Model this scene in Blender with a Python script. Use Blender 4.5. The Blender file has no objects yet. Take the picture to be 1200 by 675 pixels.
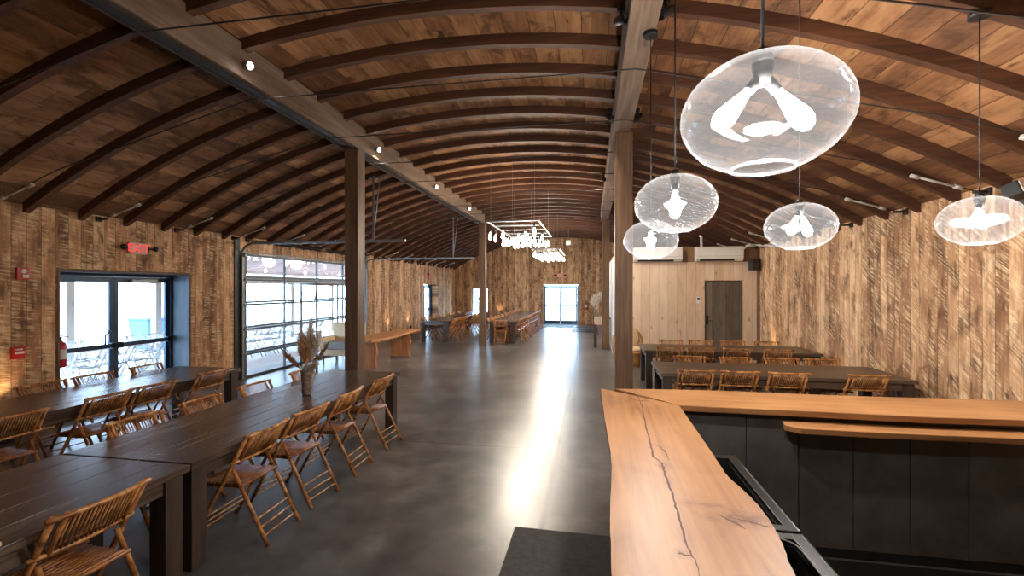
import bpy, math, random
from mathutils import Vector, Matrix
random.seed(7)
sc = bpy.context.scene
COL = sc.collection
PI = math.pi

# ---------------------------------------------------------------- materials
class NT:
    """small node-graph helper"""
    def __init__(s, name):
        s.m = bpy.data.materials.new(name); s.m.use_nodes = True
        s.t = s.m.node_tree; s.t.nodes.clear()
        s.out = s.t.nodes.new('ShaderNodeOutputMaterial')
    def n(s, kind, **kw):
        nd = s.t.nodes.new(kind)
        for k, v in kw.items(): setattr(nd, k, v)
        return nd
    def put(s, sock, v):
        if isinstance(v, bpy.types.NodeSocket): s.t.links.new(v, sock)
        elif isinstance(v, (tuple, list)) and len(v) == 3 and sock.type == 'RGBA': sock.default_value = (*v, 1)
        else: sock.default_value = v
    def math(s, op, a, b=None, c=None):
        nd = s.n('ShaderNodeMath', operation=op)
        s.put(nd.inputs[0], a)
        if b is not None: s.put(nd.inputs[1], b)
        if c is not None: s.put(nd.inputs[2], c)
        return nd.outputs[0]
    def xyz(s):
        tc = s.n('ShaderNodeTexCoord'); sp = s.n('ShaderNodeSeparateXYZ')
        s.t.links.new(tc.outputs['Object'], sp.inputs[0])
        return sp.outputs[0], sp.outputs[1], sp.outputs[2]
    def comb(s, a, b, c):
        nd = s.n('ShaderNodeCombineXYZ')
        s.put(nd.inputs[0], a); s.put(nd.inputs[1], b); s.put(nd.inputs[2], c)
        return nd.outputs[0]
    def noise(s, v, scale=1, detail=3, rough=.6, dist=0):
        nd = s.n('ShaderNodeTexNoise')
        s.put(nd.inputs['Vector'], v); nd.inputs['Scale'].default_value = scale
        nd.inputs['Detail'].default_value = detail; nd.inputs['Roughness'].default_value = rough
        nd.inputs['Distortion'].default_value = dist
        return nd.outputs['Fac']
    def white(s, v):
        nd = s.n('ShaderNodeTexWhiteNoise', noise_dimensions='1D'); s.put(nd.inputs['W'], v)
        return nd.outputs['Value']
    def mix(s, f, a, b, mode='MIX'):
        nd = s.n('ShaderNodeMix', data_type='RGBA', blend_type=mode)
        s.put(nd.inputs[0], f); s.put(nd.inputs[6], a); s.put(nd.inputs[7], b)
        return nd.outputs[2]
    def ramp(s, f, stops):
        nd = s.n('ShaderNodeValToRGB'); s.put(nd.inputs[0], f)
        e = nd.color_ramp.elements
        while len(e) < len(stops): e.new(.5)
        for el, (p, c) in zip(e, stops):
            el.position = p; el.color = (*c, 1) if len(c) == 3 else c
        return nd.outputs[0]
    def smooth(s, v, lo, hi):
        nd = s.n('ShaderNodeMapRange', interpolation_type='SMOOTHSTEP')
        s.put(nd.inputs[0], v); nd.inputs[1].default_value = lo; nd.inputs[2].default_value = hi
        return nd.outputs[0]
    def bsdf(s, col, rough=.6, metal=0, spec=.5, bump=None, bstr=.3, bdist=.01, **kw):
        b = s.n('ShaderNodeBsdfPrincipled')
        s.put(b.inputs['Base Color'], col); s.put(b.inputs['Roughness'], rough)
        b.inputs['Metallic'].default_value = metal
        b.inputs['Specular IOR Level'].default_value = spec
        for k, v in kw.items(): s.put(b.inputs[k.replace('_', ' ')], v)
        if bump is not None:
            bp = s.n('ShaderNodeBump'); bp.inputs['Strength'].default_value = bstr
            bp.inputs['Distance'].default_value = bdist
            s.put(bp.inputs['Height'], bump); s.t.links.new(bp.outputs[0], b.inputs['Normal'])
        s.t.links.new(b.outputs[0], s.out.inputs[0])
        return s.m

def srgb(r, g, b):
    f = lambda c: (c/255/12.92) if c/255 <= .04045 else ((c/255+.055)/1.055)**2.4
    return (f(r), f(g), f(b))

def plain(name, col, rough=.5, metal=0, spec=.5, var=.12, scale=8):
    k = NT(name); x, y, z = k.xyz()
    nz = k.noise(k.comb(x, y, z), scale, 3)
    c = k.mix(k.smooth(nz, .3, .7), tuple(v*(1-var) for v in col), tuple(min(1, v*(1+var)) for v in col))
    return k.bsdf(c, rough, metal, spec)

def planks(name, across, along, width, cols, saw=0.0, seam=.35, rough=.75, knots=.5, endlen=0, bstr=.5, vary=.5, spec=.3, slant=.9):
    """boards laid side by side; `across`/`along` are axis indices in object space"""
    k = NT(name); c3 = k.xyz(); a = c3[across]; b = c3[along]
    q = k.math('DIVIDE', a, width)
    q = k.math('ADD', q, 100.37)
    i = k.math('FLOOR', q); fr = k.math('FRACT', q)
    r = k.white(i)
    if endlen:
        lq = k.math('ADD', k.math('DIVIDE', b, endlen), k.math('MULTIPLY', r, 7.3))
        li = k.math('FLOOR', lq); r = k.white(k.math('ADD', k.math('MULTIPLY', i, 13.7), li))
        lf = k.math('FRACT', lq)
    off = k.math('MULTIPLY', r, 31.0)
    g = k.noise(k.comb(k.math('MULTIPLY', a, 38), k.math('MULTIPLY', b, 1.6), off), 1, 4, .65)
    patch = k.noise(k.comb(k.math('MULTIPLY', a, 5), k.math('MULTIPLY', b, 1.5), off), 1, 3, .6, .6)
    kn = k.noise(k.comb(k.math('MULTIPLY', a, 9), k.math('MULTIPLY', b, 3.2), k.math('ADD', off, 9)), 1, 1, .4)
    f = k.math('ADD', k.math('MULTIPLY', r, vary), k.math('MULTIPLY', patch, 1.15 - vary))
    f = k.math('ADD', f, k.math('MULTIPLY', k.math('SUBTRACT', g, .5), .45))
    col = k.ramp(f, [(j/(len(cols)-1)*.62+.2, c) for j, c in enumerate(cols)])
    if saw:
        slope = k.math('ADD', slant, k.math('MULTIPLY', k.math('SUBTRACT', r, .5), slant*.5))
        sb = k.math('ADD', b, k.math('MULTIPLY', a, slope))
        sn = k.noise(k.comb(k.math('MULTIPLY', a, 4), k.math('MULTIPLY', sb, 46), off), 1, 3, .6, .15)
        msk = k.smooth(k.noise(k.comb(k.math('MULTIPLY', a, 10), k.math('MULTIPLY', sb, 2.2), k.math('ADD', off, 4)), 1, 4, .6), .40, .60)
        sm = k.math('MULTIPLY', k.smooth(sn, .44, .60), msk)
        stain = k.noise(k.comb(k.math('MULTIPLY', a, 3.5), k.math('MULTIPLY', b, 2.2), k.math('ADD', off, 17)), 1, 4, .65, .5)
        col = k.mix(k.math('MULTIPLY', k.smooth(stain, .50, .66), .7), col, tuple(v*.75 for v in cols[0]))
        col = k.mix(k.math('MULTIPLY', sm, saw), col, tuple(min(1, v*1.5+.02) for v in cols[-1]))
    col = k.mix(k.math('MULTIPLY', k.smooth(kn, .7, .78), knots), col, tuple(v*.3 for v in cols[0]))
    e = k.math('MINIMUM', fr, k.math('SUBTRACT', 1.0, fr))
    sm_ = k.smooth(e, 0.0, .006/width)
    if endlen:
        e2 = k.math('MINIMUM', lf, k.math('SUBTRACT', 1.0, lf))
        sm_ = k.math('MULTIPLY', sm_, k.smooth(e2, 0.0, .004/endlen))
    col = k.mix(k.math('MULTIPLY', k.math('SUBTRACT', 1.0, sm_), 1-seam), col, tuple(v*.12 for v in cols[0]))
    h = k.math('ADD', k.math('MULTIPLY', g, .35), k.math('MULTIPLY', sm_, .8))
    return k.bsdf(col, rough, 0, spec, h, bstr, .008)

def grain(name, axis, cols, rough=.6, scale=1.0, spec=.4, bstr=.25, knots=.6):
    k = NT(name); c3 = list(k.xyz())
    m = [28*scale]*3; m[axis] = 1.4*scale
    v = k.comb(*[k.math('MULTIPLY', c, mm) for c, mm in zip(c3, m)])
    g = k.noise(v, 1, 4, .6, .4)
    m2 = [4*scale]*3; m2[axis] = .7*scale
    p = k.noise(k.comb(*[k.math('MULTIPLY', c, mm) for c, mm in zip(c3, m2)]), 1, 3, .6, .5)
    f = k.math('ADD', k.math('MULTIPLY', g, .5), k.math('MULTIPLY', p, .5))
    col = k.ramp(f, [(j/(len(cols)-1)*.4+.3, c) for j, c in enumerate(cols)])
    m3 = [7*scale]*3; m3[axis] = 3*scale
    kn = k.noise(k.comb(*[k.math('MULTIPLY', c, mm) for c, mm in zip(c3, m3)]), 1, 1, .4)
    col = k.mix(k.math('MULTIPLY', k.smooth(kn, .72, .8), knots), col, tuple(v*.35 for v in cols[0]))
    return k.bsdf(col, rough, 0, spec, g, bstr, .004)

def emit(name, col, strength, nosample=True, clear=0.0):
    k = NT(name); e = k.n('ShaderNodeEmission'); k.put(e.inputs[0], col); e.inputs[1].default_value = strength
    if clear:
        t = k.n('ShaderNodeBsdfTransparent'); a = k.n('ShaderNodeAddShader')
        k.t.links.new(e.outputs[0], a.inputs[0]); k.t.links.new(t.outputs[0], a.inputs[1])
        k.t.links.new(a.outputs[0], k.out.inputs[0])
    else: k.t.links.new(e.outputs[0], k.out.inputs[0])
    if nosample: k.m.cycles.emission_sampling = 'NONE'
    return k.m

def clear_glass(name, tint=(1, 1, 1), haze=.03, edge=.35, rough=.02, refl=1.0, hedge=.05):
    """thin blown or pane glass: clear face-on, mirror-like at grazing angles, a whitish haze standing in for lamp glare"""
    k = NT(name)
    t = k.n('ShaderNodeBsdfTransparent'); k.put(t.inputs[0], tint)
    g = k.n('ShaderNodeBsdfGlossy'); g.inputs['Roughness'].default_value = rough
    d = k.n('ShaderNodeBsdfDiffuse'); d.inputs[0].default_value = (.9, .93, .97, 1)
    tr = k.n('ShaderNodeBsdfTranslucent'); tr.inputs[0].default_value = (.9, .93, .97, 1)
    m0 = k.n('ShaderNodeMixShader'); k.put(m0.inputs[0], .5)
    k.t.links.new(d.outputs[0], m0.inputs[1]); k.t.links.new(tr.outputs[0], m0.inputs[2])
    m1 = k.n('ShaderNodeMixShader'); lw = k.n('ShaderNodeLayerWeight'); lw.inputs[0].default_value = .5
    f = k.math('MULTIPLY', k.math('POWER', lw.outputs['Facing'], 3.5), edge)
    f = k.math('MULTIPLY', k.math('ADD', f, .04), refl)
    k.put(m1.inputs[0], f); k.t.links.new(t.outputs[0], m1.inputs[1]); k.t.links.new(g.outputs[0], m1.inputs[2])
    m2 = k.n('ShaderNodeMixShader'); hz = k.math('ADD', k.math('MULTIPLY', k.math('POWER', lw.outputs['Facing'], 4.0), hedge), haze)
    k.put(m2.inputs[0], hz)
    k.t.links.new(m1.outputs[0], m2.inputs[1]); k.t.links.new(m0.outputs[0], m2.inputs[2])
    k.t.links.new(m2.outputs[0], k.out.inputs[0])
    return k.m

M = {}
WALLC = [srgb(90, 61, 44), srgb(134, 95, 67), srgb(170, 125, 90), srgb(200, 155, 116), srgb(226, 188, 148)]
M['wall_side'] = planks('reclaimed_boards_side', 1, 2, .165, WALLC, saw=.55, endlen=0, bstr=.6, vary=.36, slant=.18)
M['wall_right'] = planks('reclaimed_boards_right', 1, 2, .165, WALLC, saw=.6, bstr=.6, vary=.36, slant=-.75)
M['wall_end'] = planks('reclaimed_boards_end', 0, 2, .155, WALLC, saw=.45, bstr=.6, vary=.4, slant=.5)
M['deck'] = planks('roof_deck_boards', 0, 1, .27, [srgb(78, 50, 32), srgb(112, 74, 47), srgb(142, 98, 63), srgb(176, 128, 86)], saw=.06, endlen=4.6, knots=.8, rough=.6, vary=.42, seam=.15)
M['cream'] = planks('pale_pine_boards', 0, 2, .235, [srgb(196, 164, 134), srgb(214, 186, 158), srgb(226, 202, 178)], saw=0, knots=.55, bstr=.3, vary=.35, seam=.45, rough=.55)
M['band'] = planks('brown_band_boards', 0, 2, .6, [srgb(120, 88, 62), srgb(146, 112, 82), srgb(160, 124, 94)], knots=.3, bstr=.2)
M['white_board'] = plain('white_painted_board', srgb(232, 230, 224), .6, var=.03)
M['grey_door'] = planks('weathered_grey_door_boards', 0, 2, .17, [srgb(84, 74, 64), srgb(108, 97, 86), srgb(130, 118, 104)], knots=.7, seam=.3)
M['rib'] = grain('rib_wood', 0, [srgb(54, 32, 21), srgb(80, 49, 31), srgb(108, 68, 43)], .65)
M['beam'] = grain('old_beam_wood', 1, [srgb(84, 66, 54), srgb(116, 95, 78), srgb(146, 124, 105)], .7, 1.0)
M['post'] = grain('post_wood', 2, [srgb(72, 52, 36), srgb(106, 78, 54), srgb(142, 108, 76)], .6)
M['table_y'] = grain('table_wood_long', 1, [srgb(44, 34, 29), srgb(80, 64, 53), srgb(128, 108, 90)], .27, .9, spec=.6, bstr=.22, knots=.5)
M['table_x'] = grain('table_wood_cross', 0, [srgb(66, 52, 42), srgb(92, 74, 60), srgb(116, 96, 78)], .4, .9, spec=.5, bstr=.12)
M['table_leg'] = grain('table_leg_wood', 2, [srgb(44, 34, 28), srgb(66, 52, 42), srgb(84, 66, 54)], .55)
M['live'] = grain('live_edge_wood', 1, [srgb(150, 96, 56), srgb(190, 130, 82), srgb(214, 160, 108)], .5, .6)
M['live_leg'] = grain('live_leg_wood', 2, [srgb(120, 72, 40), srgb(176, 112, 62), srgb(206, 142, 86)], .55, .6)

def bamboo(name, axis, dark, mid, light):
    k = NT(name); x, y, z = k.xyz(); c3 = (x, y, z)
    oi = k.n('ShaderNodeObjectInfo')
    off = k.math('MULTIPLY', oi.outputs['Random'], 20)
    n1 = k.noise(k.comb(k.math('ADD', x, off), y, z), 14, 2, .5)
    n2 = k.noise(k.comb(x, k.math('ADD', y, off), z), 70, 2, .6)
    col = k.ramp(n1, [(.33, dark), (.48, mid), (.68, light)])
    col = k.mix(k.math('MULTIPLY', k.smooth(n2, .6, .72), .55), col, tuple(v*.3 for v in dark))
    nd = k.math('FRACT', k.math('MULTIPLY', c3[axis], 5.5))
    ring = k.math('SUBTRACT', 1.0, k.smooth(k.math('ABSOLUTE', k.math('SUBTRACT', nd, .5)), .0, .06))
    col = k.mix(k.math('MULTIPLY', ring, .5), col, tuple(v*.45 for v in dark))
    return k.bsdf(col, .38, 0, .5)
M['bam_pole'] = bamboo('bamboo_pole', 2, srgb(116, 66, 32), srgb(172, 108, 56), srgb(212, 152, 88))
M['bam_slat'] = bamboo('bamboo_slat', 0, srgb(142, 90, 44), srgb(196, 138, 76), srgb(228, 178, 114))
M['bam_seat'] = bamboo('bamboo_seat', 0, srgb(104, 56, 24), srgb(150, 90, 42), srgb(180, 118, 62))
M['bam_rail'] = bamboo('bamboo_rail', 0, srgb(132, 78, 38), srgb(188, 126, 68), srgb(222, 168, 104))

M['black'] = plain('black_powder_coat', srgb(26, 26, 27), .45)
M['rubber'] = plain('dark_rubber', srgb(58, 54, 50), .75, scale=25, var=.25)
M['blackpanel'] = plain('black_sheet_panel', srgb(88, 84, 80), .5, .2, var=.3, scale=3)
M['frame'] = plain('dark_bronze_frame', srgb(38, 58, 78), .45, .4)
M['galv'] = plain('galvanised_steel', srgb(138, 140, 140), .5, .7, scale=20)
M['rail'] = plain('door_section_rail', srgb(84, 88, 90), .45, .5)
M['steel'] = plain('brushed_steel', srgb(74, 74, 72), .32, .85, scale=4)
M['rod'] = plain('tie_rod_iron', srgb(60, 52, 46), .6, .5)
M['fitting'] = plain('rod_fitting', srgb(196, 192, 180), .45, .3)
M['white'] = plain('white_plastic', srgb(222, 218, 210), .4, var=.03)
M['red'] = plain('red_enamel', srgb(186, 24, 30), .35, var=.05)
M['blue'] = plain('blue_plastic', srgb(40, 92, 150), .5)
M['dark_slot'] = plain('dark_slot', srgb(20, 20, 22), .7)
M['pane'] = clear_glass('pane_glass', (.97, .985, 1), haze=.012, edge=.3, rough=.0)
M['blown'] = clear_glass('blown_glass', (.95, .965, .985), haze=.010, edge=.9, rough=.04, refl=.9, hedge=.03)  # haze puts the whitish bulb glare into the glass itself
M['bulb'] = emit('glowing_bulb', (.97, .97, 1.0), 14, clear=1)
M['bulb_far'] = emit('glowing_bulb_small', (1.0, .93, .82), 16, clear=1)
M['spot_lens'] = emit('lit_spot_lens', (1, .93, .82), 30, clear=1)
M['up_lens'] = emit('lit_uplight_lens', (1, .75, .45), 6, clear=1)
M['vase'] = plain('birch_bark_vase', srgb(128, 112, 98), .45, var=.5, scale=22)
M['pampas'] = plain('pampas_tan', srgb(196, 152, 112), .9, var=.2)
M['pampas_w'] = plain('pampas_white', srgb(226, 218, 206), .9, var=.08)
M['pampas_d'] = plain('pampas_brown', srgb(128, 92, 62), .9, var=.2)
M['cream_fabric'] = plain('cream_upholstery', srgb(232, 206, 168), .85, var=.04)
M['grey_fabric'] = plain('grey_cushion', srgb(170, 168, 164), .85, var=.05)
M['wicker'] = plain('woven_wicker', srgb(196, 150, 88), .6, var=.35, scale=60)
M['cloth'] = plain('beige_runner', srgb(214, 190, 168), .85)
M['outdoor'] = plain('outdoor_ground_slab', srgb(226, 228, 230), .8, var=.05, scale=1)
M['porch'] = planks('porch_ceiling_boards', 1, 0, .14, [srgb(120, 84, 70), srgb(140, 100, 84), srgb(158, 120, 102)], bstr=.2)
M['porch_post'] = grain('porch_post_wood', 2, [srgb(140, 130, 118), srgb(160, 152, 142), srgb(180, 172, 162)], .7)
M['foliage'] = plain('green_foliage', srgb(70, 120, 90), .8, var=.4, scale=3)
M['pipe'] = plain('pale_pipe', srgb(128, 118, 108), .5)
M['sign_red'] = emit('exit_letters', (1, .07, .06), .7)

# polished concrete floor
k = NT('polished_concrete'); x, y, z = k.xyz(); v = k.comb(x, y, z)
n1 = k.noise(v, .55, 4, .6, .4); n2 = k.noise(v, 3.2, 5, .65); n3 = k.noise(v, 30, 2, .5)
f = k.math('ADD', k.math('MULTIPLY', n1, .6), k.math('MULTIPLY', n2, .4))
col = k.ramp(f, [(.36, srgb(58, 56, 54)), (.5, srgb(88, 86, 84)), (.64, srgb(124, 121, 118))])
def groove(cx, w):
    d = k.math('ABSOLUTE', k.math('SUBTRACT', cx, 0)); return d
ax = k.math('ABSOLUTE', k.math('ADD', x, .4))
near = k.math('LESS_THAN', y, 5.45)
wide = k.math('MULTIPLY', k.math('SUBTRACT', 1.0, k.smooth(ax, .028, .034)), near)
thin = k.math('SUBTRACT', 1.0, k.smooth(ax, .009, .017))
cut2 = k.math('MULTIPLY', k.math('SUBTRACT', 1.0, k.smooth(k.math('ABSOLUTE', k.math('SUBTRACT', y, 5.5)), .006, .014)), k.math('LESS_THAN', x, -.4))
cut3 = k.math('SUBTRACT', 1.0, k.smooth(k.math('ABSOLUTE', k.math('SUBTRACT', y, 11.4)), .004, .01))
col = k.mix(k.math('MULTIPLY', wide, .65), col, srgb(62, 54, 50))
lines = k.math('MAXIMUM', k.math('MAXIMUM', thin, cut2), cut3)
col = k.mix(k.math('MULTIPLY', lines, .9), col, srgb(38, 32, 30))
ro = k.math('ADD', .23, k.math('MULTIPLY', n2, .2))
M['floor'] = k.bsdf(col, ro, 0, .8, n3, .03, .002)

# bar slab: warm oiled wood with knots at given spots
def slab_mat(name, axis, knots):
    k = NT(name); c3 = list(k.xyz())
    m = [15, 15, 15]; m[axis] = .9
    g = k.noise(k.comb(*[k.math('MULTIPLY', c, mm) for c, mm in zip(c3, m)]), 1, 5, .6, .8)
    p = k.noise(k.comb(*c3), 1.6, 3, .5, .5)
    f = k.math('ADD', k.math('MULTIPLY', g, .55), k.math('MULTIPLY', p, .45))
    col = k.ramp(f, [(.34, srgb(112, 72, 40)), (.46, srgb(148, 102, 62)), (.62, srgb(170, 122, 78))])
    wob = k.noise(k.comb(*c3), 9, 3, .6)
    for (kx, ky, rx, ry, s) in knots:
        dx = k.math('DIVIDE', k.math('SUBTRACT', c3[0], kx), rx); dy = k.math('DIVIDE', k.math('SUBTRACT', c3[1], ky), ry)
        d = k.math('SQRT', k.math('ADD', k.math('MULTIPLY', dx, dx), k.math('MULTIPLY', dy, dy)))
        d = k.math('ADD', d, k.math('MULTIPLY', k.math('SUBTRACT', wob, .5), 2.2))
        ff = k.math('MULTIPLY', k.math('SUBTRACT', 1.0, k.smooth(d, .15, 1.1)), s)
        ring = k.math('ADD', .62, k.math('MULTIPLY', k.math('SINE', k.math('MULTIPLY', d, 9)), .18))
        col = k.mix(k.math('MULTIPLY', ff, ring), col, srgb(92, 46, 24))
    return k.bsdf(col, .42, 0, .45, g, .08, .003)

# ---------------------------------------------------------------- mesh building
class MB:
    def __init__(s): s.v = []; s.f = []; s.mi = []; s.cur = 0; s.smooth = []
    def _add(s, vs, fs, sm=False):
        o = len(s.v); s.v += [tuple(p) for p in vs]
        for f in fs: s.f.append(tuple(i+o for i in f)); s.mi.append(s.cur); s.smooth.append(sm)
        return s
    def box(s, x0, x1, y0, y1, z0, z1, mat=None):
        vs = [Vector((a, b, c)) for a in (x0, x1) for b in (y0, y1) for c in (z0, z1)]
        if mat is not None: vs = [mat @ p for p in vs]
        return s._add(vs, [(0, 1, 3, 2), (4, 6, 7, 5), (0, 4, 5, 1), (2, 3, 7, 6), (0, 2, 6, 4), (1, 5, 7, 3)])
    def cyl(s, p0, p1, r0, r1=None, n=8, caps=True):
        r1 = r0 if r1 is None else r1
        return s.tube([p0, p1], [r0, r1], n, caps)
    def tube(s, pts, r, n=8, caps=True, closed=False):
        pts = [Vector(p) for p in pts]
        if not isinstance(r, (list, tuple)): r = [r]*len(pts)
        N = len(pts); vs = []
        t0 = (pts[1]-pts[0]).normalized()
        up = Vector((0, 0, 1)) if abs(t0.z) < .9 else Vector((1, 0, 0))
        nrm = t0.cross(up).normalized()
        for i, p in enumerate(pts):
            if closed: t = (pts[(i+1) % N]-pts[i-1])
            else: t = (pts[min(i+1, N-1)]-pts[max(i-1, 0)])
            t.normalize(); nrm = (nrm - t*nrm.dot(t)).normalized(); bn = t.cross(nrm)
            for j in range(n):
                a = 2*PI*j/n; vs.append(p+(nrm*math.cos(a)+bn*math.sin(a))*r[i])
        fs = []
        for i in range(N if closed else N-1):
            i2 = (i+1) % N
            for j in range(n):
                k2 = (j+1) % n; fs.append((i*n+j, i*n+k2, i2*n+k2, i2*n+j))
        s._add(vs, fs, True)
        if caps and not closed:
            o = len(s.v)-len(vs)
            s.f.append(tuple(o+j for j in range(n))[::-1]); s.mi.append(s.cur); s.smooth.append(False)
            s.f.append(tuple(o+(N-1)*n+j for j in range(n))); s.mi.append(s.cur); s.smooth.append(False)
        return s
    def lathe(s, prof, n=32, mat=None, wob=None):
        vs = []
        for i, (r, z) in enumerate(prof):
            for j in range(n):
                a = 2*PI*j/n; rr = r*(1+(wob(a, z) if wob else 0))
                p = Vector((rr*math.cos(a), rr*math.sin(a), z)); vs.append(mat @ p if mat is not None else p)
        fs = [(i*n+j, i*n+(j+1) % n, (i+1)*n+(j+1) % n, (i+1)*n+j) for i in range(len(prof)-1) for j in range(n)]
        return s._add(vs, fs, True)
    def prism(s, poly, z0, z1):
        n = len(poly)
        vs = [(x, y, z0) for x, y in poly]+[(x, y, z1) for x, y in poly]
        fs = [tuple(range(n))[::-1], tuple(range(n, 2*n))]+[(i, (i+1) % n, (i+1) % n+n, i+n) for i in range(n)]
        return s._add(vs, fs)
    def blade(s, base, tip, w, bend=(0, 0, 0)):
        b = Vector(base); t = Vector(tip); d = (t-b); sd = d.cross(Vector((random.uniform(-1, 1), random.uniform(-1, 1), .3)))
        sd = sd.normalized()*w if sd.length > 1e-6 else Vector((w, 0, 0)); md = (b+t)/2+Vector(bend)
        return s._add([b-sd*.4, b+sd*.4, md+sd, md-sd, t], [(0, 1, 2, 3), (3, 2, 4)])
    def build(s, name, mats, parent=None, loc=None, bevel=0, smooth_all=False):
        me = bpy.data.meshes.new(name); me.from_pydata(s.v, [], s.f); me.update()
        if not isinstance(mats, (list, tuple)): mats = [mats]
        for m in mats: me.materials.append(M[m] if isinstance(m, str) else m)
        for p, mi, sm in zip(me.polygons, s.mi, s.smooth): p.material_index = min(mi, len(mats)-1); p.use_smooth = sm or smooth_all
        import bmesh
        bm = bmesh.new(); bm.from_mesh(me); bmesh.ops.recalc_face_normals(bm, faces=bm.faces); bm.to_mesh(me); bm.free()
        o = bpy.data.objects.new(name, me); COL.objects.link(o)
        if parent: o.parent = parent
        if loc: o.location = loc
        if bevel:
            b = o.modifiers.new('bevel', 'BEVEL'); b.width = bevel; b.segments = 2; b.limit_method = 'ANGLE'
        return o

def tag(o, label, cat, group=None, kind=None):
    o['label'] = label; o['category'] = cat
    if group: o['group'] = group
    if kind: o['kind'] = kind
    return o
def thing(name, label, cat, loc=(0, 0, 0), rz=0, group=None):
    o = bpy.data.objects.new(name, None); COL.objects.link(o); o.location = loc; o.rotation_euler = (0, 0, rz)
    o.empty_display_size = .1
    return tag(o, label, cat, group)
def struct(o, label=None):
    o['kind'] = 'structure'
    if label: o['label'] = label
    return o
def copy_tree(o, parent=None):
    c = o.copy(); COL.objects.link(c); c.parent = parent
    for ch in [h for h in o.children]: copy_tree(ch, c)
    return c
def rot_along(p0, p1):
    d = (Vector(p1)-Vector(p0)); q = d.to_track_quat('Z', 'Y'); return Matrix.Translation(p0) @ q.to_matrix().to_4x4()

# ---------------------------------------------------------------- camera (eye 1.95 m, level)
F = 535.0; EYE = 1.95; YAW = math.radians(9.86)
cd = bpy.data.cameras.new('camera'); cam = bpy.data.objects.new('camera', cd); COL.objects.link(cam)
cd.sensor_width = 36; cd.lens = F/1200*36; cam.location = (0, 0, EYE); cam.rotation_euler = (PI/2, 0, YAW)
cd.clip_start = .05; sc.camera = cam

# ---------------------------------------------------------------- room shell
XL, XR, XC, YB, YF = -7.42, 4.27, -1.575, -5.0, 24.3
R = 11.25; ZC = 4.72-R
def arch(x, r=R): return ZC+math.sqrt(max(0, r*r-(x-XC)**2))
WH = 3.06
struct(MB().box(XL-.6, XR+.4, YB-.3, YF+.6, -.15, 0).build('floor', 'floor'), 'dark polished concrete floor with saw cut joints')
b = MB()
def wall_y(b, x0, x1, cuts, h):      # wall running along Y; cuts = (y0,y1,z0,z1) openings
    y = YB
    for (a, c, z0, z1) in cuts:
        b.box(x0, x1, y, a, 0, h)
        b.box(x0, x1, a, c, z1, h)
        if z0 > 0: b.box(x0, x1, a, c, 0, z0)
        y = c
    b.box(x0, x1, y, YF, 0, h)
D1 = (5.27, 7.39); G = (8.68, 14.02); D2 = (19.5, 21.4)
wall_y(b, XL-.48, XL, [(*D1, 0, 2.2), (*G, 0, 2.7), (*D2, 0, 2.12)], WH)
struct(b.build('wall_left', 'wall_side'), 'left wall of rough sawn vertical brown boards')
b = MB(); wall_y(b, XR, XR+.2, [], WH); struct(b.build('wall_right', 'wall_right'), 'right wall of rough sawn vertical brown boards')
def wall_x(y0, y1, cuts):
    b = MB(); xs = sorted(set([XL-.48+i*(XR-XL+.68)/60 for i in range(61)]+[c for q in cuts for c in q[:2]]))
    for a, c in zip(xs, xs[1:]):
        m = (a+c)/2; hole = [q for q in cuts if q[0] <= m <= q[1]]
        zt = [min(arch(max(XL-.5, min(XR+.25, t)))+.03, 9) for t in (a, c)]
        for (z0, z1) in ([(0, None)] if not hole else ([(0, hole[0][2])] if hole[0][2] > 0 else [])+[(hole[0][3], None)]):
            za, zb = (zt if z1 is None else (z1, z1))
            b._add([(a, y0, z0), (c, y0, z0), (c, y1, z0), (a, y1, z0), (a, y0, za), (c, y0, zb), (c, y1, zb), (a, y1, za)],
                   [(0, 3, 2, 1), (4, 5, 6, 7), (0, 1, 5, 4), (3, 7, 6, 2), (0, 4, 7, 3), (1, 2, 6, 5)])
    return b
FD = (-2.53, -.68); W1 = (-6.46, -5.55)
struct(wall_x(YF, YF+.3, [(*FD, 0, 2.12), (*W1, .35, 1.95)]).build('wall_far', 'wall_end'), 'far end wall of vertical brown boards')
struct(wall_x(YB-.2, YB, []).build('wall_back', 'wall_end'))
# arched roof deck
b = MB(); n = 96; vs = []; hw = XC-(XL-.5)
for i in range(n+1):
    x = XC-hw+2*hw*i/n
    for (rr) in (R, R+.07):
        for y in (YB-.2, YF+.3): vs.append((x, y, arch(x, rr)))
fs = []
for i in range(n):
    o = i*4; p = o+4
    fs += [(o, p, p+1, o+1), (o+2, o+3, p+3, p+2), (o, o+2, p+2, p), (o+1, p+1, p+3, o+3)]
fs += [(0, 1, 3, 2), (n*4, n*4+2, n*4+3, n*4+1)]
b._add(vs, fs, True); struct(b.build('ceiling', 'deck'), 'arched roof deck of brown boards running lengthwise')

# ribs: curved laminated timbers
def rib(y):
    b = MB(); n = 56; w = .04; x0, x1 = XL+.01, XR-.01; vs = []
    for i in range(n+1):
        x = x0+(x1-x0)*i/n
        for rr in (R-.12, R-.002):
            for yy in (-w, w): vs.append((x, yy, arch(x, rr)))
    fs = []
    for i in range(n):
        o = i*4; p = o+4
        fs += [(o, o+1, p+1, p), (o+2, p+2, p+3, o+3), (o, p, p+2, o+2), (o+1, o+3, p+3, p+1)]
    fs += [(0, 2, 3, 1), (n*4, n*4+1, n*4+3, n*4+2)]
    b._add(vs, fs); return b
ribs = []
r0 = rib(0).build('roof_rib', 'rib')
_U = ['first', 'second', 'third', 'fourth', 'fifth', 'sixth', 'seventh', 'eighth', 'ninth']
ORDN = _U+['tenth', 'eleventh', 'twelfth', 'thirteenth', 'fourteenth', 'fifteenth', 'sixteenth', 'seventeenth', 'eighteenth', 'nineteenth', 'twentieth']+['twenty-'+u for u in _U]+['thirtieth']+['thirty-'+u for u in _U]
RIBY = [.92+.66*i for i in range(36)]
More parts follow.
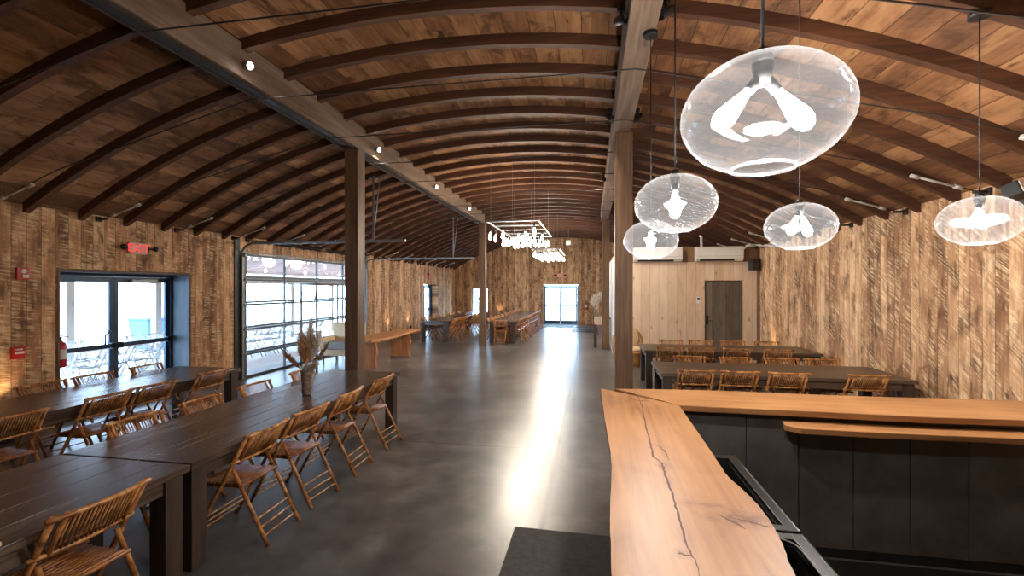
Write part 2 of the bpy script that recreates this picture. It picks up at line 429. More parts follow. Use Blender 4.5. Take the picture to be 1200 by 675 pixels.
for i, y in enumerate(RIBY):
    o = r0 if i == 0 else r0.copy()
    if i: COL.objects.link(o)
    o.location = (0, y, 0); struct(o); o['label'] = 'curved timber rib under the arched roof, '+ORDN[i]+' from the camera end'; o['group'] = 'curved roof ribs'; o['category'] = 'rib'
# tie rods with turnbuckles
def make_tie():
    t = thing('tie_rod', 'thin iron tie rod strung across under the roof ribs', 'rod', (0, 0, 0), 0, 'iron tie rods under the roof')
    b = MB()
    xa, xb = -6.55, 3.4
    za = arch(xa, R-.15)-.06; zm = 4.05
    # nearly straight rod held up to the beams, ends pulled down to the eaves
    b.tube([(XL+.12, 0, 3.0), (-6.3, 0, 3.36), (-3.7, 0, 4.02), (.42, 0, 4.02), (3.15, 0, 3.36), (XR-.12, 0, 3.0)], .007, 6)
    b.build('rod', 'rod', t)
    for sx, xe, dx in ((-1, XL, 1), (1, XR, -1)):
        b = MB(); b.cyl((xe+dx*.30, 0, 3.057), (xe+dx*.72, 0, 3.19), .014, n=8)
        b.cyl((xe+dx*.26, 0, 3.045), (xe+dx*.34, 0, 3.07), .024, n=8); b.cyl((xe+dx*.68, 0, 3.178), (xe+dx*.76, 0, 3.203), .024, n=8)
        b.build('turnbuckle', 'fitting', t)
        b = MB(); b.box(min(xe, xe+dx*.03), max(xe, xe+dx*.03), -.035, .035, 2.96, 3.04); b.cyl((xe+dx*.02, 0, 3.0), (xe+dx*.16, 0, 3.0), .018, n=8)
        b.build('anchor_plate', 'rod', t)
    return t
t0 = make_tie()
tys = [3.12+1.33*i for i in range(15)]
for i, y in enumerate(tys):
    t = t0 if i == 0 else copy_tree(t0); t.location = (0, y, 0); t['label'] = 'thin iron tie rod strung under the roof ribs, '+ORDN[i]+' from the camera'

# long beams and posts
for (x0, x1, side, lab) in ((-3.79, -3.57, 'left', 'long squared timber beam along the left row of posts'), (.30, .54, 'right', 'long squared timber beam above the bar and right row of posts')):
    b = MB(); b.box(x0, x1, YB, 15.15, 4.13, 4.50); o = struct(b.build('ceiling_beam', 'beam', bevel=.006), lab); o['category'] = 'beam'
b = MB()
for (z0, z1, xa, xb) in ((4.118, 4.129, -3.76, -3.62), (4.10, 4.129, -3.772, -3.76), (4.10, 4.129, -3.62, -3.608)):
    b.box(xa, xb, YB+.1, 14.7, z0, z1)
tag(b.build('lighting_channel', 'rod'), 'thin metal lighting channel fixed under the left ceiling beam', 'channel')
PW = .24
POSTS = [(-3.79, 6.56, .22, .24, 'dark timber post at the near left between table and garage door'), (-3.70, 14.8, .22, .22, 'timber post far left beside the far dining tables'),
         (.33, 6.55, .24, .24, 'timber post behind the bar corner on the right'), (.34, 14.8, .23, .22, 'timber post far right beside the console table')]
for (x, y, w, d, lab) in POSTS:
    o = struct(MB().box(x, x+w, y, y+d, 0, 4.13).build('wooden_post', 'post', bevel=.008), lab); o['category'] = 'post'
# steel straps at post tops
# ---------------------------------------------------------------- partition room on the right
PX, PY = .62, 12.8
b = MB(); DX0, DX1, DZ = 2.96, 3.91, 2.15
b.box(PX, DX0, PY, PY+.15, 0, 2.64); b.box(DX1, XR, PY, PY+.15, 0, 2.64); b.box(DX0, DX1, PY, PY+.15, DZ, 2.64)
struct(b.build('wall_partition', 'cream'), 'pale pine board partition wall on the right')
struct(MB().box(PX, XR, PY+.02, PY+.15, 2.64, 3.05).build('trim_1', 'band'), 'brown board band above the pale partition wall')
struct(MB().box(PX, PX+.12, PY+.15, YF, 0, 2.84).build('wall_partition_side', 'white_board'), 'white painted side of the partition room')
struct(MB().box(PX+.12, XR, PY+.15, YF, 2.74, 2.84).build('ceiling_partition', 'band'))
struct(MB().box(XR-.03, XR, PY-.14, PY, 0, 3.05).build('trim_2', 'post'), 'dark corner board where partition meets right wall')
d = struct(MB().box(DX0+.01, DX1-.01, PY+.07, PY+.12, 0.005, DZ-.01).build('door_1', 'grey_door'), 'weathered grey board door in the pale partition wall')
h = MB(); h.cyl((DX0+.08, PY+.07, 1.08), (DX0+.08, PY+.02, 1.08), .012); h.cyl((DX0+.08, PY+.02, 1.08), (DX0+.2, PY+.02, 1.08), .01); h.box(DX0+.05, DX0+.11, PY+.055, PY+.07, .98, 1.22)
h.build('door_handle', 'black', d)

# ---------------------------------------------------------------- glazed double doors
def double_door(name, lab, y0=0, w=2.1, h=2.2, midrail=None, push=False):
    """built in local space: x along the opening, y = outward, z up"""
    t = bpy.data.objects.new(name, None); COL.objects.link(t); t['kind'] = 'structure'; t['label'] = lab
    fb = MB(); s = .055
    fb.box(0, s, -.05, .05, 0, h); fb.box(w-s, w, -.05, .05, 0, h); fb.box(s, w-s, -.05, .05, h-s, h); fb.box(s, w-s, -.05, .05, 0, .02)
    fb.build('door_frame', 'frame', t, bevel=.003)
    for k_ in (0, 1):
        a = s+.004 if k_ == 0 else w/2+.004; c = w/2-.004 if k_ == 0 else w-s-.004
        lb = MB(); st = .07
        lb.box(a, a+st, -.022, .022, .025, h-s-.004); lb.box(c-st, c, -.022, .022, .025, h-s-.004)
        lb.box(a+st, c-st, -.022, .022, h-s-.09, h-s-.004); lb.box(a+st, c-st, -.022, .022, .025, .22)
        if midrail: lb.box(a+st, c-st, -.02, .02, midrail-.03, midrail+.03)
        lf = lb.build('door_leaf', 'frame', t, bevel=.003)
        MB().box(a+st-.005, c-st+.005, -.004, .004, .215, h-s-.085).build('pane', 'pane', lf)
        if push:
            pb = MB(); pb.box(a+.03, c-.03, -.10, -.06, .97, 1.04)
            pb.box(a+.01, a+.09, -.10, -.02, .955, 1.055); pb.box(c-.09, c-.01, -.10, -.02, .955, 1.055)
            pb.build('push_bar', 'frame', lf, bevel=.004)
    return t
t = double_door('door_2', 'glazed double exit door with push bars in left wall', w=D1[1]-D1[0]-.01, h=2.19, push=True)
t.location = (XL-.40, D1[0]+.005, 0); t.rotation_euler = (0, 0, PI/2)
c = MB(); c.box(1.3, 1.75, -.10, -.04, 2.03, 2.10); c.cyl((1.35, -.12, 2.1), (1.72, -.16, 2.12), .009); o = c.build('door_closer', 'galv', t)
c = MB(); c.tube([(.96, -.1, 1.0), (.86, -.16, 1.0), (.80, -.17, 1.05), (.80, -.17, 1.2), (.9, -.12, 1.24), (.98, -.05, 1.24)], .012, 8); c.build('door_handle', 'frame', t)
t = double_door('door_3', 'glazed double door in the far end wall, daylight outside', w=FD[1]-FD[0]-.01, h=2.11, midrail=1.0)
t.location = (FD[0]+.005, YF+.12, 0)
t = double_door('door_4', 'glazed double door at the far end of the left wall', w=D2[1]-D2[0]-.01, h=2.11, midrail=.95)
t.location = (XL-.35, D2[0]+.005, 0); t.rotation_euler = (0, 0, PI/2)
# trims: thin metal edge round the exit door
b = MB(); e = .03
b.box(XL, XL+.012, D1[0]-e, D1[0], 0, 2.2+e); b.box(XL, XL+.012, D1[1], D1[1]+e, 0, 2.2+e); b.box(XL, XL+.012, D1[0], D1[1], 2.2, 2.2+e)
struct(b.build('trim_3', 'post'))
b = MB()
for (a, c, xx, hh, run) in ((FD[0], FD[1], YF, 2.12, 'x'),):
    b.box(a-e, a, xx-.015, xx, 0, hh+e); b.box(c, c+e, xx-.015, xx, 0, hh+e); b.box(a, c, xx-.015, xx, hh, hh+e)
struct(b.build('trim_4', 'galv'))
# reveal linings of the exit door (grey painted boards)
b = MB(); b.box(XL-.34, XL-.002, D1[1]-.012, D1[1]-.001, 0, 2.195); b.box(XL-.34, XL-.002, D1[0]+.001, D1[0]+.012, 0, 2.195); b.box(XL-.34, XL-.002, D1[0]+.012, D1[1]-.012, 2.186, 2.198)
M['reveal'] = grain('grey_blue_reveal', 2, [srgb(56, 62, 70), srgb(74, 82, 90), srgb(92, 98, 104)], .6)
struct(b.build('trim_5', 'reveal'))
# far-left window
w = bpy.data.objects.new('window_1', None); COL.objects.link(w); w['kind'] = 'structure'; w['label'] = 'tall window in the far wall left of the far post'
b = MB(); a, c, z0, z1 = *W1, .35, 1.95; s = .05
b.box(a, a+s, YF+.08, YF+.14, z0, z1); b.box(c-s, c, YF+.08, YF+.14, z0, z1); b.box(a+s, c-s, YF+.08, YF+.14, z1-s, z1); b.box(a+s, c-s, YF+.08, YF+.14, z0, z0+s)
b.build('window_frame', 'frame', w); MB().box(a+s, c-s, YF+.105, YF+.112, z0+s, z1-s).build('pane', 'pane', w)

# ---------------------------------------------------------------- sectional glass garage door
g = bpy.data.objects.new('door_5', None); COL.objects.link(g); g['kind'] = 'structure'; g['label'] = 'roll-up glass garage door in the left wall'
gx = XL+.04; sec = 2.69/5
ys = [G[0]+.02+i*(G[1]-G[0]-.04)/4 for i in range(5)]
for i in range(5):
    z0 = i*sec+.005; z1 = (i+1)*sec-.003; b = MB(); ra = .045
    b.box(gx-.025, gx+.025, ys[0], ys[-1], z0, z0+ra); b.box(gx-.025, gx+.025, ys[0], ys[-1], z1-ra, z1)
    for j, yy in enumerate(ys):
        ww = .06 if j in (0, 4) else .03
        a_, c_ = (yy, yy+ww) if j == 0 else ((yy-ww, yy) if j == 4 else (yy-ww/2, yy+ww/2))
        b.box(gx-.024, gx+.024, a_, c_, z0+ra, z1-ra)
    s_ = b.build('section', 'rail', g)
    for j in range(4):
        MB().box(gx-.004, gx+.004, ys[j]+.01, ys[j+1]-.01, z0+ra-.005, z1-ra+.005).build('pane', 'pane', s_)
    b = MB()
    for yy in (ys[0]+.03, *ys[1:4], ys[-1]-.03):
        b.box(gx+.024, gx+.04, yy-.025, yy+.025, z1-.05, z1+.03)
    for yy in (ys[0]-.03, ys[-1]+.03): b.cyl((gx+.05, yy-.03, z1-.02), (gx+.05, yy+.03, z1-.02), .028, n=10)
    b.build('hinge', 'galv', g)
for yy, sgn in ((G[0]-.05, -1), (G[1]+.05, 1)):
    b = MB()
    b.box(XL+.0, XL+.09, yy-.012, yy+.012, 0, 2.62); b.box(XL+.085, XL+.095, yy-.03, yy+.03, 0, 2.62)
    arc = [(XL+.05+.28*(1-math.cos(q)), yy, 2.62+.28*math.sin(q)) for q in [PI/2*i/8 for i in range(9)]]
    b.tube(arc, .022, 6)
    b.box(XL+.33, -3.66, yy-.025, yy+.025, 2.875, 2.925)
    b.build('track', 'galv', g)
    b = MB(); b.box(XL, XL+.03, yy+sgn*.02, yy+sgn*.16, 0, 3.0); b.build('jamb_angle', 'rail', g)
    b = MB(); xh = -4.35
    b.box(xh-.02, xh+.02, yy-.003, yy+.003, 2.92, arch(xh, R-.15)-.0)
    b.tube([(xh, yy, 2.93), (xh+.14, yy, arch(xh, R-.15)-.03)], .011, 5); b.box(xh-.1, xh+.26, yy-.02, yy+.02, arch(xh, R-.15)-.05, arch(xh, R-.15)-.02)
    b.build('track_hanger', 'galv', g)
b = MB(); b.cyl((XL+.22, G[0]-.1, 2.98), (XL+.22, G[1]+.1, 2.98), .014); b.build('spring_shaft', 'galv', g)
for (a, c) in ((9.6, 11.2), (11.5, 13.2)):
    pts = []; turns = 36
    for i in range(turns*8+1):
        q = i/8*2*PI; pts.append((XL+.22+.036*math.cos(q), a+(c-a)*i/(turns*8), 2.98+.036*math.sin(q)))
    b = MB(); b.tube(pts, .009, 4); b.build('torsion_spring', 'black', g)
b = MB(); b.box(XL, XL+.06, G[0]-.1, G[1]+.1, 2.72, 2.74); b.build('head_seal', 'galv', g)
struct(MB().box(XL-.48, XL-.0, G[0], G[1], 0, .012).build('trim_6', 'galv'))

# ---------------------------------------------------------------- bamboo folding chair
def make_chair():
    t = thing('bamboo_chair', '', 'chair')
    HW = .225
    for sx in (-1, 1):
        b = MB(); x = sx*HW
        P0, P1 = Vector((x, .32, 0)), Vector((x, -.16, .84))
        b.tube([P0.lerp(P1, q) for q in (0, .3, .31, .32, .62, .63, .64, 1)], [.0155, .0145, .0175, .0145, .0145, .0175, .0145, .0155], 8)
        b.build('leg', 'bam_pole', t)
        x = sx*(HW-.036); P0, P1 = Vector((x, -.30, 0)), Vector((x, .0, .56))
        b = MB(); b.tube([P0.lerp(P1, q) for q in (0, .4, .41, .42, 1)], [.0155, .0145, .0175, .0145, .0145], 8)
        b.build('leg', 'bam_pole', t)
    b = MB()     # front stretcher rungs between the long poles
    for z in (.07, .13, .19):
        y = .32-.48*z/.84; b.cyl((-HW, y, z), (HW, y, z), .007, n=6)
    b.build('stretcher', 'bam_slat', t)
    b = MB()
    for z in (.07, .13, .19):
        y = -.30+.30*z/.56; b.cyl((-HW+.036, y, z), (HW-.036, y, z), .007, n=6)
    b.build('stretcher', 'bam_slat', t)
    b = MB()     # seat: slats across with three battens under
    for i in range(12):
        y = -.062+i*.0295; b.cyl((-.185, y, .435+.012*abs(i-5.5)/5.5), (.185, y, .435+.012*abs(i-5.5)/5.5), .0115, n=6)
    for x in (-.17, -.06, .06, .17): b.cyl((x, -.07, .421), (x, .27, .421), .009, n=6)
    b.cyl((-.20, -.078, .437), (.20, -.078, .437), .0125, n=8); b.cyl((-.235, .272, .437), (.235, .272, .437), .0135, n=8)
    b.build('seat', 'bam_seat', t)
    # backrest: bowed rails, fine upright slats, inner uprights
    b = MB()
    def bp(x, z):  # point on the back
        y = .32-.48*z/.84 - .035*(1-(x/.25)**2); return Vector((x, y, z))
    for z, r in ((.83, .014), (.625, .012)):
        b.tube([bp(x, z) for x in [-.255+.051*i for i in range(11)]], r, 8)
    for i in range(15):
        x = -.155+i*.0221; b.cyl(bp(x, .622), bp(x, .828), .0050, n=5)
    for x in (-.178, .178): b.cyl(bp(x, .60), bp(x, .845), .012, n=8)
    b.cyl(bp(-.17, .66), bp(.17, .66), .005, n=5)
    b.build('backrest', 'bam_rail', t)
    return t
chair0 = make_chair(); first = [True]
def chair(x, y, rz, label, group):
    t = chair0 if first[0] else copy_tree(chair0); first[0] = False
    t.location = (x, y, 0); t.rotation_euler = (0, 0, rz+random.uniform(-.04, .04))
    t['label'] = label; t['group'] = group
    return t
ORD = ['nearest the camera', 'second from the camera', 'third from the camera', 'fourth from the camera', 'fifth from the camera', 'sixth from the camera', 'seventh from the camera', 'eighth from the camera', 'ninth from the camera', 'tenth from the camera']
# local front (+y) faces the table. right side of a left-hand table: front toward -X => rz=+90
RZ_R, RZ_L = PI/2, -PI/2
for i, y in enumerate((1.33, 2.02)): chair(-2.71, y, RZ_R, 'bamboo folding chair on right side of nearest table, %s' % ('mostly out of frame' if i == 0 else 'back in full view'), 'chairs round the nearest left table')
for i, y in enumerate((3.27, 3.87, 4.57, 5.36)): chair(-2.71, y, RZ_R+(0, -.04, .02, -.03)[i], 'bamboo folding chair on aisle side of the vase table, '+ORD[i], 'chairs along the vase table aisle side')
for i, y in enumerate((3.3, 3.98, 4.72, 5.6)): chair(-3.71, y, RZ_L, 'bamboo folding chair on far side of the vase table, '+ORD[i], 'chairs along the vase table far side')
for i, y in enumerate((3.22, 4.02, 4.56, 5.36)): chair(-5.15, y, RZ_R+(-.03, .04, -.02, -.05)[i], 'bamboo folding chair on inner side of window table, '+ORD[i], 'chairs along window table inner side')
for i, y in enumerate((4.3, 4.86, 5.57)): chair(-6.16, y, RZ_L, 'bamboo folding chair on wall side of window table, '+ORD[i], 'chairs along window table wall side')
OR2 = ['leftmost', 'second from left', 'third from left', 'rightmost']
for i, x in enumerate((1.4, 1.96, 2.56, 3.5)): chair(x, 6.68, 0, 'bamboo folding chair behind the bar, front row of near table, '+OR2[i], 'front row of near right table')
for i, x in enumerate((1.57, 2.28, 2.95, 3.52)): chair(x, 7.66, PI, 'bamboo folding chair on rear side of near right table, '+OR2[i], 'rear row of near right table')
for i, x in enumerate((1.46, 2.01, 2.64, 3.34)): chair(x, 9.10, 0, 'bamboo folding chair on front side of rear right table, '+OR2[i], 'front row of rear right table')
for i, x in enumerate((1.67, 2.28, 2.91, 3.56)): chair(x, 10.05, PI, 'bamboo folding chair on partition side of rear right table, '+OR2[i], 'rear row of rear right table')
FY = [16.3+.63*i for i in range(5)]+[19.78+.66*i for i in range(5)]
for i in range(10): chair(-2.66, FY[i], RZ_R, 'golden bamboo chair on aisle side of long far table, '+ORD[i], 'chairs on aisle side of long far table')
for i in range(10): chair(-3.56, FY[i], RZ_L, 'bamboo chair on left side of long far table, '+ORD[i], 'chairs on left side of long far table')
for i in range(8): chair(-5.08, 16.15+.6*i if i < 4 else 19.1+.68*(i-4), RZ_R, 'golden bamboo chair on right side of far left table, '+ORD[i], 'chairs on right side of far left table')
for i in range(6): chair(-6.05, 16.3+.8*i if i < 3 else 19.2+.9*(i-3), RZ_L, 'bamboo chair on wall side of far left table, '+ORD[i], 'chairs on wall side of far left table')
chair(-3.12, 15.62, 0, 'bamboo chair at the near head of the long far table', 'chairs at head of far table')

# ---------------------------------------------------------------- dining tables
def table(name_label, x0, x1, y0, y1, long='y', group='long dark plank dining tables'):
    t = thing('dining_table', name_label, 'table', ((x0+x1)/2, (y0+y1)/2, 0), 0, group)
    hx, hy = (x1-x0)/2, (y1-y0)/2; H = .76; b = MB()
    n = 5
    mt = 'table_y' if long == 'y' else 'table_x'
    for i in range(n):
        if long == 'y': a = -hx+2*hx*i/n; b.box(a+.0015, a+2*hx/n-.0015, -hy, hy, H-.045, H)
        else: a = -hy+2*hy*i/n; b.box(-hx, hx, a+.0015, a+2*hy/n-.0015, H-.045, H)
    b.build('tabletop', mt, t, bevel=.003)
    b = MB(); q = .05
    b.box(-hx+q, hx-q, -hy+q, -hy+q+.03, H-.145, H-.045); b.box(-hx+q, hx-q, hy-q-.03, hy-q, H-.145, H-.045)
    b.box(-hx+q, -hx+q+.03, -hy+q+.03, hy-q-.03, H-.145, H-.045); b.box(hx-q-.03, hx-q, -hy+q+.03, hy-q-.03, H-.145, H-.045)
    b.build('apron', mt, t)
    L = .125
    for sx in (-1, 1):
        for sy in (-1, 1):
            cx, cy = sx*(hx-.03-L/2), sy*(hy-.03-L/2)
            MB().box(cx-L/2, cx+L/2, cy-L/2, cy+L/2, 0, H-.046).build('leg', 'table_leg', t, bevel=.005)
    return t
table('dark plank dining table at near left with a vase of pampas', -3.74, -2.67, 2.68, 6.1)
table('dark plank dining table nearest camera at bottom left', -3.76, -2.66, -.85, 2.66)
table('dark plank dining table beside the exit door, left wall', -6.2, -5.13, 2.5, 6.0)
table('dark plank table end at the left frame edge', -6.2, -5.13, -1.05, 2.47)
table('dark plank dining table just behind the bar at right', .96, 4.12, 6.63, 7.71, 'x')
table('dark plank dining table in front of pale partition wall', 1.0, 4.12, 9.05, 10.1, 'x')
table('near half of the long far table beside far left post', -3.6, -2.63, 15.85, 19.3)
table('far half of the long far table', -3.6, -2.63, 19.33, 22.9)
table('far left dining table beside the left wall door', -6.1, -5.05, 15.7, 18.6)
table('dining table deepest in the far left corner', -6.1, -5.05, 18.65, 22.3)

# ---------------------------------------------------------------- the bar
LE = [(714.5, 700), (716.7, 675), (714.6, 609), (716.7, 567), (716, 534), (709, 492), (704, 455)]
def unproj(px, py, z):
    u = (px-600)/F; d = F*(EYE-z)/(py-337.5); s, c = math.sin(YAW), math.cos(YAW)
    return (d*(-s+u*c), d*(c+u*s))
TZ = 1.07
left_edge = [(-.03, -.6), (-.01, .4), (.03, 1.0)]+[unproj(*p, TZ) for p in LE[1:]]
inner = [unproj(*p, TZ) for p in [(796, 475), (842, 542), (850, 555), (883, 586), (904, 613), (919, 642), (933, 675)]]+[(.60, 1.0), (.66, .4), (.64, -.6)]
corner = left_edge[-1]; icorner = inner[0]
def smooth_poly(pts, n=6, amp=.004):
    out = []
    for i in range(len(pts)-1):
        p0 = Vector(pts[max(i-1, 0)]); p1 = Vector(pts[i]); p2 = Vector(pts[i+1]); p3 = Vector(pts[min(i+2, len(pts)-1)])
        for j in range(n):
            t = j/n; q = .5*((2*p1)+(-p0+p2)*t+(2*p0-5*p1+4*p2-p3)*t*t+(-p0+3*p1-3*p2+p3)*t**3)
            out.append((q.x+random.uniform(-amp, amp)*.4, q.y+random.uniform(-amp, amp)*.4))
    out.append(tuple(pts[-1])); return out
poly = smooth_poly(left_edge)+smooth_poly(inner)
kn1 = [(unproj(868, 608, TZ)[0], unproj(868, 608, TZ)[1], .15, .075, 1.0), (unproj(828, 592, TZ)[0], unproj(828, 592, TZ)[1], .12, .04, .6), (unproj(777, 545, TZ)[0], unproj(777, 545, TZ)[1], .035, .08, .7),
       (unproj(756, 468, TZ)[0], unproj(756, 468, TZ)[1], .05, .18, .6), (unproj(798, 648, TZ)[0], unproj(798, 648, TZ)[1], .035, .04, .8),
       (unproj(745, 476, TZ)[0], unproj(745, 476, TZ)[1], .03, .1, .5)]
M['slab1'] = slab_mat('bar_slab_wood', 1, kn1)
s1 = MB().prism(poly, TZ-.05, TZ).build('live_edge_slab', 'slab1', bevel=.006)
tag(s1, 'long live-edge wooden bar slab running toward the camera', 'bar slab')
def ribbon(name, pts, w, parent, z=TZ, px=True):
    P0 = [Vector((*(unproj(*p, z) if px else p), z+.0006)) for p in pts]; P = []
    for p, q in zip(P0, P0[1:]):
        for j in range(5): P.append(p.lerp(q, j/5)+Vector((random.uniform(-1, 1)*.0035, random.uniform(-1, 1)*.0035, 0)))
    P.append(P0[-1])
    b = MB(); vs = []
    for i, p in enumerate(P):
        t = (P[min(i+1, len(P)-1)]-P[max(i-1, 0)]).normalized(); sd = Vector((-t.y, t.x, 0))
        ww = w*(0.15+.85*math.sin(PI*(i+.5)/len(P)))*random.uniform(.6, 1.2)
        vs += [p-sd*ww/2-Vector((0, 0, .003)), p+sd*ww/2-Vector((0, 0, .003)), p+sd*ww/2, p-sd*ww/2]
    fs = []
    for i in range(len(P)-1):
        o = i*4; q = o+4
        fs += [(o+3, o+2, q+2, q+3), (o, o+3, q+3, q), (o+1, q+1, q+2, o+2), (o, q, q+1, o+1)]
    b._add(vs, fs); o = b.build(name, M['crack'], parent); return o
M['crack'] = plain('dark_crack_filler', srgb(74, 40, 26), .6, var=.3)
ribbon('crack', [(728, 457), (742, 461), (748, 465), (752, 475), (757, 500), (762, 518), (766, 535), (776, 543), (780, 556), (784, 568), (788, 578), (793, 598), (799, 618), (806, 640), (812, 652), (818, 663), (822, 680)], .011, s1)
ribbon('crack', [(842, 603), (852, 608), (862, 613), (874, 620)], .012, s1)
ribbon('crack', [(856, 606), (868, 609), (880, 612), (895, 616), (905, 618)], .009, s1)
ribbon('crack', [(766, 520), (774, 524), (780, 530), (784, 540)], .006, s1)
ribbon('crack', [(735, 460), (741, 467), (748, 470), (757, 469), (766, 472)], .006, s1)
ribbon('crack', [(796, 648), (803, 651), (811, 650)], .007, s1)
# back slab
bx = [(corner[0]+.02, corner[1]), (1.0, 4.17), (2.0, 4.15), (3.1, 4.19), (4.25, 4.17)]
fx = [(4.25, 3.56), (3.2, 3.60), (2.3, 3.56), (1.5, 3.58), (icorner[0]+.004, icorner[1]+.004)]
poly2 = smooth_poly(bx, 6, .006)+smooth_poly(fx, 6, .008)
kn2 = [(1.3, 3.75, .25, .03, .4), (2.6, 3.9, .3, .04, .35), (.5, 4.02, .2, .03, .6)]
M['slab2'] = slab_mat('bar_slab_wood_cross', 0, kn2)
s2 = MB().prism(poly2[1:], TZ-.045, TZ-.0005).build('live_edge_slab', 'slab2', bevel=.005)
tag(s2, 'live-edge wooden bar slab running across to the right wall', 'bar slab')
ribbon('crack', [(738, 459), (750, 462.5), (770, 468), (794, 474.5)], .003, s2)
# ledge
lp = [(1.37, 3.62), (4.2, 3.66), (4.2, 3.40), (2.6, 3.44), (1.9, 3.42), (1.42, 3.43), (1.34, 3.5)]
M['slab3'] = slab_mat('ledge_wood', 0, [(2.0, 3.5, .2, .02, .4)])
o = MB().prism(lp, .945, .985).build('bar_ledge', 'slab3', bevel=.004)
tag(o, 'narrow live-edge wooden ledge under the cross bar slab', 'ledge')
o = MB().box(3.02, 3.16, 3.47, 3.53, .9855, .9875).build('paper_note', 'white'); tag(o, 'small white paper slip lying on the bar ledge', 'paper')
# bar body
t = thing('bar_cabinet', 'black sheet-panelled bar body under the cross slab', 'bar', (.7, 3.66, 0))
xs_ = [.0, .44, .80, 1.16, 1.52, 1.88, 2.24, 2.6, 2.95, 3.3, 3.54]
for i in range(10):
    b = MB(); b.box(xs_[i]+.003, xs_[i+1]-.003, .0, .02, .06, 1.018); b.build('panel', 'blackpanel', t, bevel=.003)
b = MB(); b.box(-.08, 3.54, .022, .1, 0, 1.018); b.box(-.08, 3.54, .42, .46, 0, 1.018); b.build('carcass', 'black', t)
b = MB(); b.box(-.08, 3.54, -.01, .022, 0, .058); b.build('kick_plate', 'black', t)
t = thing('bar_cabinet', 'black bar body under the long slab', 'bar', (.2, -.5, 0))
b = MB(); b.box(0, .05, 0, 4.58, 0, 1.018); b.box(.05, .30, 0, 4.15, 0, 1.018); b.build('carcass', 'blackpanel', t)
b = MB(); b.box(-.012, -.001, 0, 4.58, 0, .09); b.build('kick_plate', 'black', t)
# stainless bins
def bin_unit(name, y0, y1, label, round_=False):
    t = thing(name, label, 'sink', (0, 0, 0)); x0, x1, z = .505, .885, .9; xi0, xi1 = x0+.03, x1-.05; yi0, yi1 = y0+.05, y1-.05
    b = MB(); b.box(x0, xi0, y0, y1, z-.03, z); b.box(xi1, x1, y0, y1, z-.03, z); b.box(xi0, xi1, y0, yi0, z-.03, z); b.box(xi0, xi1, yi1, y1, z-.03, z)
    b.cyl((x1, y0, z-.004), (x1, y1, z-.004), .007); b.build('rim', 'steel', t, bevel=.004)
    b = MB(); zb = z-.28; q = .02
    b.box(xi0, xi0+.004, yi0, yi1, zb, z-.03); b.box(xi1-.004, xi1, yi0, yi1, zb, z-.03); b.box(xi0, xi1, yi0, yi0+.004, zb, z-.03); b.box(xi0, xi1, yi1-.004, yi1, zb, z-.03); b.box(xi0, xi1, yi0, yi1, zb-.004, zb)
    if round_:
        pts = []; 
        for (cx, cy, a0) in ((xi1-.09, yi1-.09, 0), (xi0+.09, yi1-.09, PI/2), (xi0+.09, yi0+.09, PI), (xi1-.09, yi0+.09, 3*PI/2)):
            pts += [(cx+.08*math.cos(a0+PI/2*i/6), cy+.08*math.sin(a0+PI/2*i/6), z+.003) for i in range(7)]
        b.tube(pts, .006, 6, closed=True)
    b.build('basin', 'steel', t)
    b = MB()
    for xx in (x0+.02, x1-.03):
        for yy in (y0+.04, y1-.04): b.cyl((xx, yy, 0), (xx, yy, z-.03), .018, n=10)
    b.build('leg', 'steel', t)
    b = MB(); b.box(x0+.002, x1-.004, y0+.002, y1-.002, z-.34, z-.29); b.build('apron', 'steel', t)
    return t
bin_unit('ice_bin', 2.15, 3.06, 'stainless steel ice bin tucked under the bar slab, farther one')
bin_unit('bar_sink', 1.18, 2.13, 'stainless bar sink with rounded basin at the bottom of frame', True)
o = MB().prism([(-.64, .2), (-.61, 3.66), (.17, 3.64), (.17, .2)], 0, .014).build('rubber_mat', 'rubber', bevel=.003); tag(o, 'dark rubber floor mat beside the bar front', 'mat')
o = MB().prism([(.92, .4), (.92, 3.6), (4.2, 3.6), (4.2, .4)], 0, .012).build('rubber_mat', 'black'); tag(o, 'black rubber mat on the floor inside the bar', 'mat')

